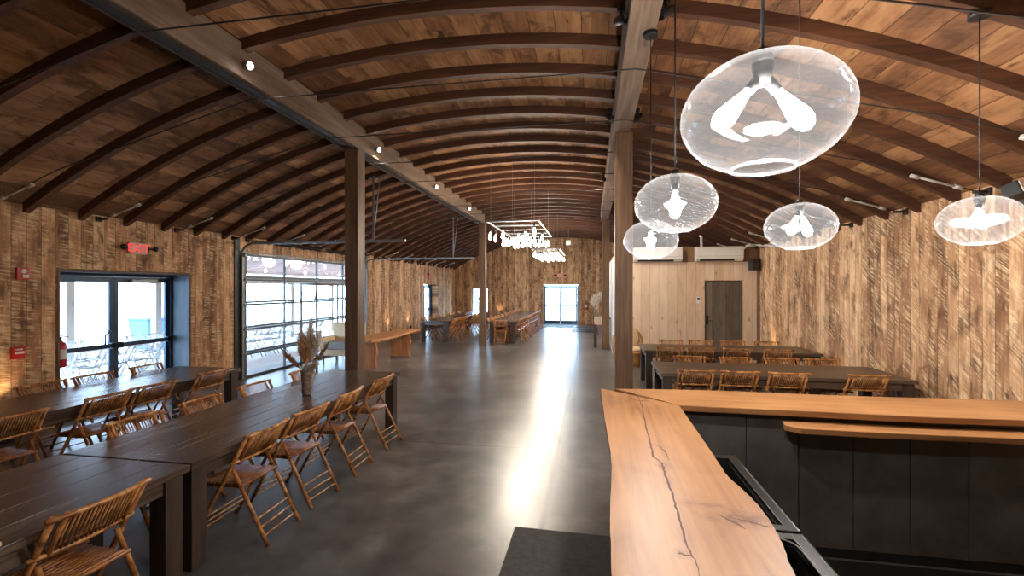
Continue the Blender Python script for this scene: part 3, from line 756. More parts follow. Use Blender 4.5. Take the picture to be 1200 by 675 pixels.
# ---------------------------------------------------------------- glass pendants
def ell(rx, rz, a0, a1, n):
    return [(rx*math.sin(a), -rz*math.cos(a)) for a in [a0+(a1-a0)*i/n for i in range(n+1)]]
def bulb_profile(L=.15, r=.031):
    return [(.012, 0), (.013, .02), (.018, .04), (r*.8, .075), (r, .105), (r*.92, .125), (r*.6, .143), (.0005, L)]
def make_pendant(x, y, z, ztop, label, vrot, spread=.42, tilt=(0, 0)):
    t = thing('pendant_lamp', label, 'lamp', (x, y, z), 0, 'clear glass pendants over the bar')
    Mt = Matrix.Rotation(tilt[0], 4, 'X') @ Matrix.Rotation(tilt[1], 4, 'Y')
    a0 = math.asin(.085/.225)
    b = MB(); b.lathe(ell(.225, .165, a0, PI-.12, 40), 64, Mt); b.build('glass_shade', 'blown', t)
    b = MB(); rr = .225*math.sin(a0); zz = -.165*math.cos(a0)
    b.tube([Mt @ Vector((rr*math.cos(q), rr*math.sin(q), zz)) for q in [2*PI*i/48 for i in range(48)]], .0045, 8, closed=True)
    b.build('glass_rim', 'rimglass', t)
    b = MB(); b.cyl((0, 0, .15), (0, 0, .19), .03, .022, 16); b.cyl((0, 0, .09), (0, 0, .15), .022, .03, 16)
    b.cyl((0, 0, .19), (0, 0, ztop-z), .0045, n=6)
    b.build('cord', 'black', t)
    b = MB(); b.cyl((0, 0, ztop-z-.035), (0, 0, ztop-z), .06, .06, 20); b.build('canopy', 'black', t)
    for sgn in (-1, 1):
        d = Vector((math.cos(vrot)*sgn*math.sin(spread), math.sin(vrot)*sgn*math.sin(spread), -math.cos(spread)))
        base = Vector((math.cos(vrot)*sgn*.012, math.sin(vrot)*sgn*.012, .105)); mt = rot_along(base, base+d)
        b = MB(); b.cyl(base, base+d*.045, .016, n=12); b.build('socket', 'black', t)
        b = MB(); b.lathe([(r, q+.04) for r, q in bulb_profile()], 20, mt); b.build('bulb', 'bulb', t)
    return t
M['rimglass'] = clear_glass('rim_glass', (.9, .92, .95), haze=.03, edge=1.0, rough=.1, hedge=.1)
PEND = [(.49, 1.43, 2.45, 4.13, 'largest clear glass pendant, nearest the camera above the bar', .15, .72),
        (.47, 2.72, 2.43, 4.13, 'clear glass pendant second along the bar slab', 1.4, .35),
        (.50, 4.04, 2.36, 4.13, 'clear glass pendant above the bar corner by the post', 1.4, .3),
        (1.44, 3.5, 2.38, 4.28, 'clear glass pendant over the middle of the cross bar', .6, .5),
        (2.57, 3.56, 2.40, 3.80, 'rightmost clear glass pendant before the board wall', .8, .75)]
def point(name, loc, power, col, r=.04, kind='POINT', rot=None, **kw):
    l = bpy.data.lights.new(name, kind); l.energy = power; l.color = col
    if kind != 'AREA': l.shadow_soft_size = r
    for k_, v_ in kw.items(): setattr(l, k_, v_)
    o = bpy.data.objects.new(name, l); COL.objects.link(o); o.location = loc
    if rot: o.rotation_euler = rot
    return o
WARM = (1, .86, .68)
P_PEND = 40
for (x, y, z, zt, lab, vr, sp) in PEND:
    make_pendant(x, y, z, zt, lab, vr, sp, (.0, .0))
    point('pendant_light', (x, y, z-.01), P_PEND, (1, .93, .85), .05)

# ---------------------------------------------------------------- rectangular multi-bulb chandeliers
def chandelier(x0, x1, y0, y1, z, label, dropmin=.12, dropmax=.36, dropback=.16, nx=5, ny=6, seed=3):
    rnd = random.Random(seed)
    t = thing('chandelier', label, 'chandelier', ((x0+x1)/2, (y0+y1)/2, z), 0, 'rectangular bulb chandeliers')
    hx, hy = (x1-x0)/2, (y1-y0)/2; b = MB(); w = .03
    b.box(-hx, hx, -hy, -hy+w, 0, .03); b.box(-hx, hx, hy-w, hy, 0, .03); b.box(-hx, -hx+w, -hy+w, hy-w, 0, .03); b.box(hx-w, hx, -hy+w, hy-w, 0, .03)
    for j in range(1, 4): yy = -hy+2*hy*j/4; b.box(-hx+w, hx-w, yy-.01, yy+.01, .005, .025)
    b.build('frame', 'galv', t)
    b = MB()
    for sx in (-1, 0, 1):
        for sy in (-1, 1):
            xx = sx*(hx-.1); b.cyl((xx, sy*(hy-.015), .02), (xx, sy*(hy-.015), arch((x0+x1)/2+xx, R-.15)-z), .003, n=5)
    b.build('suspension_cable', 'galv', t)
    for i in range(nx):
        for j in range(ny):
            bx_ = -hx+.1+(2*hx-.2)*i/(nx-1)+rnd.uniform(-.03, .03); by = -hy+.12+(2*hy-.24)*j/(ny-1)+rnd.uniform(-.1, .1)
            q_ = j/(ny-1); dz = rnd.uniform(dropmin, dropmax*(1-q_)+dropback*q_)
            b = MB(); b.cyl((bx_, by, .01), (bx_, by, -dz+.08), .003, n=5); b.cyl((bx_, by, -dz+.08), (bx_, by, -dz), .017, n=10)
            c = b.build('bulb_cord', 'black', t)
            b = MB(); b.lathe([(r, -dz-q) for r, q in bulb_profile(.16, .036)], 12, Matrix.Translation((bx_, by, 0))); b.build('bulb', 'bulb_far', c)
    return t
chandelier(-2.16, -1.04, 9.25, 12.25, 3.32, 'nearer rectangular chandelier with clustered hanging bulbs', seed=4)
chandelier(-2.11, -1.08, 16.1, 19.5, 3.32, 'farther rectangular chandelier glowing before the end wall', .08, .16, .12, seed=9)
for yy in (9.8, 11.6): point('chandelier_light', (-1.6, yy, 2.95), 100, WARM, .25)
for yy in (16.9, 18.7): point('chandelier_light', (-1.6, yy, 3.05), 110, WARM, .25)

# ---------------------------------------------------------------- beam spotlights
def beam_spot(x, y, z, label, side=1, power=0, rot=None):
    t = thing('spotlight', label, 'spotlight', (x, y, z), 0, 'small spotlights on the left beam')
    b = MB(); b.cyl((0, 0, 0), (side*.045, 0, 0), .03, n=14); b.cyl((side*.045, 0, 0), (side*.075, 0, -.01), .035, .045, 16); b.build('housing', 'galv', t)
    b = MB(); b.lathe([(.0005, .030), (.02, .024), (.032, .012), (.036, 0)], 16, Matrix.Translation((side*.075, 0, -.01)) @ Matrix.Rotation(side*PI/2, 4, 'Y')); b.build('lens', 'spot_lens', t)
    return t
def aim(name, loc, to, power, col, size, blend=.7):
    q = (Vector(to)-Vector(loc)).to_track_quat('-Z', 'Y')
    return point(name, loc, power, col, .04, 'SPOT', q.to_euler(), spot_size=size, spot_blend=blend)
for i, y in enumerate((4.21, 7.13, 10.0, 12.9)):
    beam_spot(-3.57, y, 4.27, 'small glowing spotlight on side of left beam, '+ORD[i])
    aim('beam_spot_light', (-3.44, y, 4.25), (-4.6 if i % 2 else -2.4, y+.6, 0), (35, 60, 80, 80)[i], (1, .86, .7), 1.5)
for i, y in enumerate((-2.2, 1.2)):  # out-of-view spots, added as fill light for the near room
    beam_spot(-3.57, y, 4.27, 'added unseen spotlight on side of left beam over the camera, '+('rear', 'front')[i])
    aim('beam_spot_light', (-3.44, y, 4.25), (-3.6, y+1, 0), 22, (1, .86, .7), 1.7)

def track_head(loc, yaw, pitch, label):
    t = thing('track_spotlight', label, 'spotlight', loc, yaw, 'black spotlights on right beam')
    b = MB(); b.box(-.03, .03, -.015, .015, -.02, .03); b.cyl((0, 0, 0), (0, 0, -.06), .012); b.build('bracket', 'black', t)
    m = Matrix.Translation((0, 0, -.09)) @ Matrix.Rotation(pitch, 4, 'X')
    b = MB(); b.lathe([(.0005, -.08), (.03, -.08), (.036, -.02), (.045, .07), (.040, .075), (.036, .06), (.0005, .05)], 18, m); b.build('head', 'black', t)
    return t
track_head((.25, 4.0, 4.33), .5, 1.9, 'black spotlight on left side of right ceiling beam')
for (x, y, z, yw, to, pw, lab) in ((.60, 6.25, 4.30, -.8, (4.2, 6.6, 1.3), 150, 'black spotlight on bar side of right beam before the post'),
        (.24, 6.2, 4.30, .5, (-1.5, 8.5, 0), 40, 'black spotlight on aisle side of right beam before the post'),
        (.60, 8.8, 4.30, -.8, (4.2, 10.2, 1.5), 110, 'black spotlight on right beam beyond the post'),
        (.60, 10.3, 4.30, -.4, (2.6, 12.8, 1.4), 120, 'black spotlight on right beam facing the pale partition'),
        (.60, 3.9, 4.30, -1., (4.2, 4.4, 1.4), 150, 'black spotlight on bar side of right beam above the bar'),
        (.24, 9.6, 4.30, .5, (-2.0, 14, 0), 40, 'black spotlight on aisle side of right beam beyond the post')):
    track_head((x, y, z), yw, 2.2, lab)
    d_ = (Vector(to)-Vector((x, y, z))).normalized()
    aim('track_spot_light', Vector((x, y, z-.09))+d_*.14, to, pw, (1, .88, .74), 1.6, .9)
t = thing('stage_light', 'black boxy stage light with blue lens clamped beside right beam', 'spotlight', (.74, 3.3, 4.12), .3)
b = MB(); b.box(-.06, .06, -.06, .06, -.10, .04); b.box(-.05, .05, -.08, -.06, -.09, .02); b.cyl((-.0, 0, .04), (0, 0, .28), .014); b.build('housing', 'black', t, bevel=.008)
b = MB(); b.box(-.045, .045, -.05, .05, -.115, -.101); b.build('lens', 'blue', t)
b = MB(); b.tube([(.05, 0, .02), (.12, 0, .08), (.17, 0, .05), (.16, 0, -.02), (.1, 0, -.05), (.06, 0, -.03)], .006, 6); b.build('cable', 'white', t)
b = MB(); b.box(-.20, .02, -.012, .012, .26, .28); b.build('clamp', 'black', t)
# wall floodlight on right wall
t = thing('wall_floodlight', 'black wall floodlight with pale lens high on right board wall', 'floodlight', (XR, 5.35, 2.86), 0)
b = MB(); b.box(-.03, 0, -.06, .06, -.08, .08); b.cyl((-.03, 0, 0), (-.12, -.05, .02), .018); b.build('bracket', 'black', t)
m = Matrix.Translation((-.20, -.12, .03)) @ Matrix.Rotation(.5, 4, 'Z') @ Matrix.Rotation(-.35, 4, 'X')
b = MB(); b.box(-.11, .11, -.09, .05, -.07, .07, m); b.build('housing', 'black', t, bevel=.01)
b = MB(); b.box(-.095, .095, -.098, -.09, -.055, .055, m); b.build('lens', 'white', t)

# ---------------------------------------------------------------- wall uplights
def uplight(x, y, yawdir, label, z=.40, power=14):
    t = thing('uplight', label, 'uplight', (x, y, 0), 0, 'small warm uplights along the walls')
    b = MB(); b.cyl((0, 0, 0), (0, 0, .015), .07, n=18); b.cyl((0, 0, .015), (0, 0, z-.08), .009); b.build('stand', 'black', t)
    b = MB(); b.lathe([(.0005, z-.09), (.03, z-.09), (.034, z-.03), (.042, z), (.036, z), (.03, z-.03), (.0005, z-.035)], 16); b.build('head', 'black', t)
    b = MB(); b.lathe([(.0005, z-.012), (.03, z-.014)], 14); b.build('lens', 'up_lens', t)
    o = point('uplight_lamp', (x, y, z+.01), power, (1, .66, .34), .02, 'SPOT', (PI, 0, 0), spot_size=1.5, spot_blend=.8)
    return t
uplight(XL+.14, 4.6, 0, 'small uplight on the floor by left wall before exit door')
uplight(XL+.14, 15.8, 0, 'small uplight by left wall behind the live-edge bench')
uplight(XL+.14, 17.7, 0, 'small uplight by left wall beyond the live-edge bench')
uplight(-4.9, YF-.14, 0, 'small uplight at far wall left of long table', .55)
uplight(XR-.13, 11.7, 0, 'small uplight by right wall near partition', .4)

# ---------------------------------------------------------------- fittings on the walls
def text_obj(s, size, mat, name, parent, m, ext=.002):
    cu = bpy.data.curves.new('lettering', 'FONT'); cu.body = s; cu.size = size; cu.extrude = ext; cu.align_x = 'CENTER'; cu.align_y = 'CENTER'
    cu.offset = .0; tmp = bpy.data.objects.new('lettering', cu); COL.objects.link(tmp)
    dg = bpy.context.evaluated_depsgraph_get(); me = bpy.data.meshes.new_from_object(tmp.evaluated_get(dg))
    bpy.data.objects.remove(tmp); me.materials.clear(); me.materials.append(M[mat])
    o = bpy.data.objects.new(name, me); COL.objects.link(o); o.parent = parent; o.matrix_local = m
    return o
def exit_sign(loc, rz, label, lit=True):
    t = thing('exit_sign', label, 'exit sign', loc, rz)
    b = MB(); b.box(-.15, .15, 0, .045, -.095, .095); b.build('housing', 'sign_white', t, bevel=.008)
    m = Matrix.Translation((0, -.002, 0)) @ Matrix.Rotation(PI/2, 4, 'X')
    text_obj('EXIT', .185, 'sign_red', 'letters', t, m)
    for sx in (-1, 1):
        b = MB(); b.cyl((sx*.15, .02, .0), (sx*.23, .0, .01), .012); b.lathe([(.0005, -.03), (.035, -.025), (.045, .03), (.0005, .035)], 16, Matrix.Translation((sx*.27, -.02, .012)) @ Matrix.Rotation(PI/2+.3, 4, 'X') @ Matrix.Rotation(sx*.4, 4, 'Y'))
        b.build('lamp_head', 'black', t)
    return t
M['sign_white'] = plain('sign_face', srgb(206, 170, 160), .5, var=.03)
exit_sign((XL+.05, 6.38, 2.60), PI/2, 'red lettered EXIT sign above the glazed door in left wall')
exit_sign((-1.62, YF-.05, 2.62), 0, 'EXIT sign above the glazed double door in far wall')
# alarms
t = thing('fire_strobe', 'small red fire strobe high on left wall', 'alarm', (XL, 4.83, 2.14), PI/2)
b = MB(); b.box(-.07, .07, -.045, 0, -.08, .08); b.build('housing', 'red', t, bevel=.008); b = MB(); b.box(-.02, .05, -.06, -.0455, -.055, -.015); b.cyl((0, -.0455, .03), (0, -.052, .03), .03, n=14); b.build('lens', 'white', t, bevel=.004)
t = thing('fire_pull_station', 'red fire pull station low on left wall beside exit door', 'alarm', (XL, 4.78, 1.10), PI/2)
b = MB(); b.box(-.07, .07, -.045, 0, -.08, .08); b.build('housing', 'red', t, bevel=.008); b = MB(); b.box(-.05, .05, -.056, -.0455, -.01, .02); b.box(-.04, .04, -.05, -.0455, .035, .055); b.build('handle', 'white', t, bevel=.002)
t = thing('alarm_bell', 'round red alarm bell above the far left-wall door', 'alarm', (XL, 20.1, 2.55), PI/2)
b = MB(); b.lathe([(.0005, .07), (.05, .066), (.1, .045), (.12, .0), (.115, 0)], 24, Matrix.Rotation(PI/2, 4, 'X')); b.build('gong', 'red', t); b = MB(); b.box(-.06, .06, -.02, 0, -.2, -.1); b.build('base', 'red', t)
def extinguisher(loc, rz, label):
    t = thing('fire_extinguisher', label, 'fire extinguisher', loc, rz)
    b = MB(); b.lathe([(.0005, 0), (.06, .0), (.068, .015), (.07, .3), (.06, .345), (.03, .37), (.022, .385), (.0005, .386)], 24); b.build('cylinder', 'red', t)
    b = MB(); b.cyl((0, 0, .38), (0, 0, .43), .018, n=12); b.box(-.012, .012, -.10, .03, .43, .442); b.box(-.012, .012, -.11, .03, .455, .467); b.build('valve', 'black', t)
    b = MB(); b.tube([(0, .02, .41), (.06, .03, .42), (.10, .02, .36), (.10, 0, .22), (.09, 0, .1)], .011, 8); b.cyl((.09, 0, .1), (.088, 0, .02), .016, .02, 10); b.build('hose', 'black', t)
    b = MB(); b.lathe([(.071, .12), (.0715, .14), (.0715, .24), (.071, .26)], 24); b.build('label_band', 'white', t)
    b = MB(); b.box(-.02, .02, .07, .1, .1, .42); b.build('bracket', 'black', t)
    return t
extinguisher((XL-.16, D1[0]+.125, .80), PI, 'red fire extinguisher hung in the exit door reveal')
extinguisher((-.28, YF-.078, .82), 0, 'red fire extinguisher on far wall right of far door')
# partition wall fittings
def ac(x0, x1, label):
    t = thing('air_conditioner', label, 'air conditioner', ((x0+x1)/2, PY, 2.65), 0, 'white wall air conditioners'); hw = (x1-x0)/2
    b = MB()
    prof = [(0, .0), (-.16, .0), (-.22, .06), (-.235, .14), (-.235, .34), (-.20, .38), (0, .38)]
    vs = [(-hw, y, z) for y, z in prof]+[(hw, y, z) for y, z in prof]; n = len(prof)
    b._add(vs, [tuple(range(n)), tuple(range(n, 2*n))[::-1]]+[(i, i+n, (i+1) % n+n, (i+1) % n) for i in range(n)]); b.build('housing', 'white', t, bevel=.01)
    b = MB(); m = Matrix.Translation((0, -.195, .033)) @ Matrix.Rotation(-.8, 4, 'X'); b.box(-hw+.1, hw-.22, -.002, .004, -.03, .025, Matrix.Translation((0, -.197, .028)) @ Matrix.Rotation(.785, 4, 'X')); b.build('air_slot', 'dark_slot', t)
    b = MB(); b.box(-hw+.02, hw-.02, -.238, -.235, .13, .134); b.build('panel_line', 'galv', t)
    return t
ac(1.12, 2.36, 'white wall air conditioner on partition, left one behind a pendant')
ac(2.70, 3.86, 'white wall air conditioner on partition, right one above grey door')
t = thing('wall_speaker', 'small black loudspeaker at the corner of pale partition', 'speaker', (4.1, 12.55, 2.55), .35)
b = MB(); b.box(-.11, .11, -.09, .09, -.15, .15); b.build('cabinet', 'black', t, bevel=.012); b = MB(); b.lathe([(.0005, -.0), (.05, .006), (.07, .012), (.075, .0)], 20, Matrix.Translation((0, -.092, -.03)) @ Matrix.Rotation(PI/2, 4, 'X')); b.lathe([(.0005, 0), (.03, .008), (.034, 0)], 14, Matrix.Translation((0, -.092, .09)) @ Matrix.Rotation(PI/2, 4, 'X')); b.build('speaker_cone', 'rubber', t)
b = MB(); b.cyl((0, .09, 0), (.0, .2, 0), .02); b.build('bracket', 'black', t)
t = thing('thermostat', 'white thermostat box left of the grey door', 'thermostat', (2.80, PY, 1.63), 0)
b = MB(); b.box(-.05, .05, -.03, 0, -.09, .09); b.build('housing', 'white', t, bevel=.008); b = MB(); b.box(-.03, .03, -.033, -.0305, .02, .06); b.build('display', 'dark_slot', t)
b = MB(); b.tube([(3.89, 12.68, 2.96), (3.95, 12.64, 3.04), (4.05, 12.6, 3.05), (4.16, 12.45, 3.03), (4.21, 12.0, 2.99), (4.21, 11.5, 2.92)], .028, 8); tag(b.build('refrigerant_hose', 'white'), 'pale insulated hose from right air conditioner to right wall', 'hose')
b = MB(); b.cyl((2.86, 12.72, 3.03), (2.86, 12.72, 3.32), .03, n=10); b.cyl((2.86, 12.72, 3.3), (2.86, 12.9, 3.34), .03, n=10); tag(b.build('vent_pipe', 'white'), 'short pale pipe rising above right air conditioner', 'pipe')
# small box on ceiling (speaker/exit fixture)
t = thing('ceiling_speaker', 'small pale square box hung near the far chandelier', 'speaker', (-1.0, 20.3, 3.95), 0)
b = MB(); b.box(-.1, .1, -.08, .08, -.1, .1); b.build('housing', 'white', t, bevel=.01); b = MB(); b.cyl((0, 0, .1), (0, 0, .58), .01); b.build('rod', 'galv', t)

# ---------------------------------------------------------------- vase with pampas
def plume(b, base, tip, rad, n, w):
    B, T = Vector(base), Vector(tip)
    for i in range(n):
        q = random.random(); p = B.lerp(T, .15+.8*q); env = math.sin(PI*min(1, .12+.88*q))*rad
        a = random.uniform(0, 2*PI); d = Vector((math.cos(a), math.sin(a), 0))*env*random.uniform(.5, 1.2)+(T-B).normalized()*rad*random.uniform(.5, 1.4)
        b.blade(p, p+d, w)
t = thing('flower_vase', 'mottled vase of dried pampas grass on the near left table', 'vase', (-3.12, 4.62, .76))
b = MB(); b.lathe([(.0005, .006), (.045, .004), (.052, .02), (.056, .1), (.062, .2), (.07, .27), (.072, .285), (.066, .283), (.058, .2), (.048, .03), (.0005, .02)], 28); b.build('vase', 'vase', t)
for (tip, rad, n_, w_, mt) in (((.02, .03, .68), .085, 900, .006, 'pampas'), ((-.03, -.02, .62), .08, 700, .006, 'pampas'), ((-.24, -.08, .50), .05, 300, .005, 'pampas_d'), ((-.13, .06, .70), .075, 420, .0035, 'pampas_w'), ((.13, .05, .70), .075, 420, .0035, 'pampas_w'), ((.03, .02, .80), .085, 420, .0035, 'pampas_w'), ((.22, .08, .60), .04, 160, .004, 'pampas_d'), ((.13, -.06, .36), .07, 380, .004, 'pampas_w'), ((.06, -.1, .34), .06, 320, .004, 'pampas_w')):
    b = MB(); T = Vector(tip); st = Vector((0, 0, .2)); sd = (T-st); s0 = st+sd*.2
    b.tube([st, s0, T], .0025, 4); plume(b, s0, T, rad, n_, w_); b.build('plume', mt, t)

# ---------------------------------------------------------------- live-edge bench at left
t = thing('live_edge_bench', 'live-edge wood slab console with slab legs beyond near left post', 'table', (0, 0, 0))
pl = smooth_poly([(-5.72, 10.0), (-5.78, 11.2), (-5.70, 12.2), (-5.74, 13.0)], 6, .01)+smooth_poly([(-5.02, 12.95), (-5.06, 12.0), (-4.98, 11.2), (-5.08, 10.0)], 6, .012)
MB().prism(pl, .66, .72).build('tabletop', 'live', t, bevel=.006)
for y in (10.28, 12.35):
    b = MB(); m = Matrix.Translation((-5.39, y, 0)) @ Matrix.Rotation(.06, 4, 'Z')
    n = 6; L = [(-.30, 0), (-.27, .2), (-.31, .4), (-.26, .658), (.27, .658), (.31, .4), (.26, .2), (.29, 0)]
    vs = [m @ Vector((x, yy, z)) for yy in (-.04, .04) for x, z in L]; n = len(L)
    b._add(vs, [tuple(range(n)), tuple(range(n, 2*n))[::-1]]+[(i, i+n, (i+1) % n+n, (i+1) % n) for i in range(n)]); b.build('leg', 'live_leg', t, bevel=.004)

# ---------------------------------------------------------------- armchair by the garage door
t = thing('armchair', 'cream high-backed armchair beside the garage door', 'armchair', (-6.47, 11.15, 0), 0)
b = MB(); b.box(-.46, .46, .22, .36, .35, 1.03); b.build('backrest', 'cream_fabric', t, bevel=.04)
b = MB(); b.box(-.36, .36, -.36, .215, .36, .55); b.build('seat', 'grey_fabric', t, bevel=.03)
for s in (-1, 1):
    b = MB(); b.box(min(s*.365, s*.46), max(s*.365, s*.46), -.36, .215, .22, .66); b.build('armrest', 'cream_fabric', t, bevel=.03)
b = MB(); b.box(-.36, .36, -.34, .34, .2, .355); b.build('base', 'cream_fabric', t, bevel=.01)
for sx in (-1, 1):
    for sy in (-.3, .3): MB().cyl((sx*.38, sy, 0), (sx*.40, sy, .215), .018, .028, 10).build('leg', 'black', t)

# ---------------------------------------------------------------- pipe arbor frame
t = thing('arbor_frame', 'white freestanding pipe arbor frame in front of garage door', 'frame', (0, 0, 0))
A, Bp, C, Dp = Vector((-6.25, 9.62, 0)), Vector((-7.15, 10.35, 0)), Vector((-6.5, 11.75, 0)), Vector((-7.2, 12.1, 0)); Z = Vector((0, 0, 2.04))
for p in (A, Bp, C, Dp): MB().cyl(p, p+Z, .026, n=8).build('upright', 'pipe', t)
b = MB(); 
for p, q in ((A, Bp), (A, C), (Bp, Dp), (C, Dp)): b.cyl(p+Z, q+Z, .026, n=8)
b.build('top_bar', 'pipe', t)
b = MB(); b.cyl(Bp+Vector((0, 0, 1.72)), Bp.lerp(A, .3)+Z, .012, n=6); b.build('brace', 'pipe', t)
b = MB(); b.cyl(A+Vector((0, 0, 2.0)), A.lerp(Bp, .3)+Vector((0, 0, 1.2)), .012, n=6); b.cyl(A.lerp(Bp, .3)+Vector((0, 0, 1.2)), A.lerp(Bp, .55)+Vector((0, 0, .4)), .012, n=6); b.build('brace', 'pipe', t)

# ---------------------------------------------------------------- round wicker chair, right console, low dolly
t = thing('wicker_lounge_chair', 'round-backed wicker lounge chair between right posts and tables', 'chair', (.98, 11.9, 0), .25)
b = MB(); prof = []
for i in range(15):
    a = PI*i/14; prof.append((.40*math.cos(a), .30, .55+.38*math.sin(a)))
b.tube([( .36, .22, .12)]+[(x, .26+.06*math.sin(0), z) for x, y, z in prof]+[(-.36, .22, .12)], .022, 8)
for i in range(1, 28):
    a = PI*i/28; x = .39*math.cos(a); b.cyl((x*.75, .24, .30), (x, .27, .55+.37*math.sin(a)), .006, n=5)
b.build('backrest', 'wicker', t)
b = MB(); b.lathe([(.0005, .30), (.34, .30), (.38, .34), (.36, .37), (.0005, .37)], 28); b.lathe([(.36, .33), (.30, .15), (.34, 0), (.36, 0), (.33, .15), (.38, .33)], 28); b.build('seat', 'wicker', t)
b = MB(); b.lathe([(.0005, .37), (.30, .372), (.33, .41), (.29, .45), (.0005, .46)], 24); b.build('seat_cushion', 'cream_fabric', t)
b = MB(); b.lathe([(.0005, -.05), (.25, -.045), (.3, 0), (.25, .045), (.0005, .05)], 24, Matrix.Translation((0, .19, .66)) @ Matrix.Rotation(PI/2-.1, 4, 'X')); b.build('back_cushion', 'cream_fabric', t)
t = thing('console_table', 'tall dark console table with beige runner by far right post', 'table', (.33, 15.4, 0))
b = MB(); b.box(-.28, .28, -.28, .45, .93, .98); b.build('tabletop', 'table_leg', t, bevel=.004)
for sx in (-1, 1):
    for sy in (-.2, .38): MB().box(sx*.2-.05, sx*.2+.05, sy-.04, sy+.04, 0, .93).build('leg', 'table_leg', t)
b = MB(); b.box(-.24, .24, -.288, -.282, .76, .985); b.box(-.24, .24, -.282, .43, .9805, .986); b.build('table_runner', 'cloth', t)
t = thing('flower_vase', 'vase with pale dried flowers on the tall console table', 'vase', (.16, 15.35, .986))
b = MB(); b.lathe([(.0005, 0), (.06, 0), (.075, .06), (.06, .18), (.045, .24), (.052, .26), (.04, .24), (.0005, .1)], 20); b.build('vase', 'vase', t)
for i in range(8):
    a = i*.85; T = Vector((.16*math.cos(a), .16*math.sin(a), .42+.35*random.random())); st = Vector((0, 0, .2)); b = MB(); s0 = st+(T-st)*.3; b.tube([st, s0, T], .003, 4); plume(b, s0, T+Vector((0, 0, .06)), .09, 110, .006); b.build('plume', 'pampas_w', t)
t = thing('floor_dolly', 'low dark wheeled dolly rack on floor near far wall', 'dolly', (-.45, 20.6, 0))
b = MB()
for i in range(4): b.cyl((-.35, -1.1+i*.7, .10), (.75, -1.1+i*.7, .10), .018)
b.cyl((-.33, -1.1, .1), (-.33, 1.0, .1), .018); b.cyl((.73, -1.1, .1), (.73, 1.0, .1), .018); b.build('frame', 'frame', t)
for sx in (-.33, .73):
    for sy in (-1.1, 1.0): MB().cyl((sx-.02, sy, .045), (sx+.02, sy, .045), .045, n=14).build('wheel', 'black', t)
o = MB().box(-2.35, -.85, 22.6, 23.9, 0, .012).build('door_mat', 'rubber', bevel=.003); tag(o, 'grey entrance mat inside the far double door', 'mat')

# ---------------------------------------------------------------- outdoors: patio beyond left wall
struct(MB().box(-70, XL-.48, -30, 60, -.2, -.05).build('ground_outside', 'outdoor'))
struct(MB().box(XL-.48, 40, YF+.6, 60, -.2, -.05).build('ground_outside', 'outdoor'))
b = MB(); b._add([(XL-.48, 3, 2.95), (XL-.48, 30, 2.95), (-12.3, 30, 2.45), (-12.3, 3, 2.45), (XL-.48, 3, 3.03), (XL-.48, 30, 3.03), (-12.3, 30, 2.53), (-12.3, 3, 2.53)], [(0, 3, 2, 1), (4, 5, 6, 7), (0, 1, 5, 4), (2, 3, 7, 6), (0, 4, 7, 3), (1, 2, 6, 5)])
struct(b.build('ceiling_porch', 'porch'), 'boarded porch roof outside the garage door')
struct(MB().box(-12.1, -11.92, 3, 30, 2.1, 2.4).build('trim_7', 'porch_post'), 'header beam of the outdoor porch')
for i, y in enumerate((8.7, 10.9, 13.8, 16.7, 19.6, 22.6)):
    o = struct(MB().box(-12.1, -11.92, y-.09, y+.09, -.05, 2.1).build('porch_post', 'porch_post', bevel=.006)); o['category'] = 'post'; o['label'] = 'pale porch post outside, '+ORD[i]
for i, (x, y) in enumerate([(-9.0, 12.3), (-9.0, 14.3), (-9.0, 16.4), (-10.4, 13.2), (-10.4, 15.3), (-10.4, 17.6), (-9.4, 18.5)]):
    z = 2.95-.5*(XL-.48-x)/4.4; t = thing('porch_bulb', 'bare bulb hanging from porch roof outside garage door, '+ORDN[i]+' of the string', 'bulb', (x, y, z), 0, 'bare bulbs under the porch roof')
    b = MB(); b.cyl((0, 0, 0), (0, 0, -.07), .015); b.build('socket', 'black', t); b = MB(); b.lathe([(r, -.07-q) for r, q in bulb_profile(.14, .04)], 12); b.build('bulb', 'bulb', t)
def folding_table(x, y, label, L=1.8):
    t = thing('folding_table', label, 'table', (x, y, -.05), 0, 'folding tables on the patio')
    MB().box(-.38, .38, -L/2, L/2, .71, .75).build('tabletop', 'white', t, bevel=.008)
    for sy in (-1, 1):
        b = MB(); y0 = sy*(L/2-.2); b.cyl((-.3, y0, 0), (.3, y0, .71), .014); b.cyl((.3, y0, 0), (-.3, y0, .71), .014); b.cyl((-.3, y0-.02, .02), (.3, y0-.02, .02), .012); b.build('leg', 'galv', t)
M['glare_bamboo'] = bamboo('glare_painted_bamboo', 2, srgb(150, 150, 150), srgb(186, 188, 190), srgb(216, 218, 220))  # daylight overexposure painted into the colour of the outdoor chairs
pale = {}
def paint_glare(root, label):
    for ch in root.children:
        if ch.data.name not in pale:
            me = ch.data.copy(); me.materials.clear(); me.materials.append(M['glare_bamboo']); pale[ch.data.name] = me
        ch.data = pale[ch.data.name]
for i, y in enumerate((7.9, 10.0, 12.2, 14.4)):
    folding_table(-10.3, y, 'white folding table on the patio outside, '+ORD[i])
    for j, dy in enumerate((-.55, .0, .55)):
        c = chair(-9.72, y+dy, RZ_R, 'pale folding chair outside on near side of patio table, row '+['one', 'two', 'three', 'four'][i]+' seat '+['one', 'two', 'three'][j], 'patio chairs near side'); c.location.z = -.05; paint_glare(c, '')
        c = chair(-10.88, y+dy, RZ_L, 'pale folding chair outside on far side of patio table, row '+['one', 'two', 'three', 'four'][i]+' seat '+['one', 'two', 'three'][j], 'patio chairs far side'); c.location.z = -.05; paint_glare(c, '')
t = thing('storage_bin', 'blue plastic bin outside beyond the exit door', 'bin', (-14.5, 12.9, -.05))
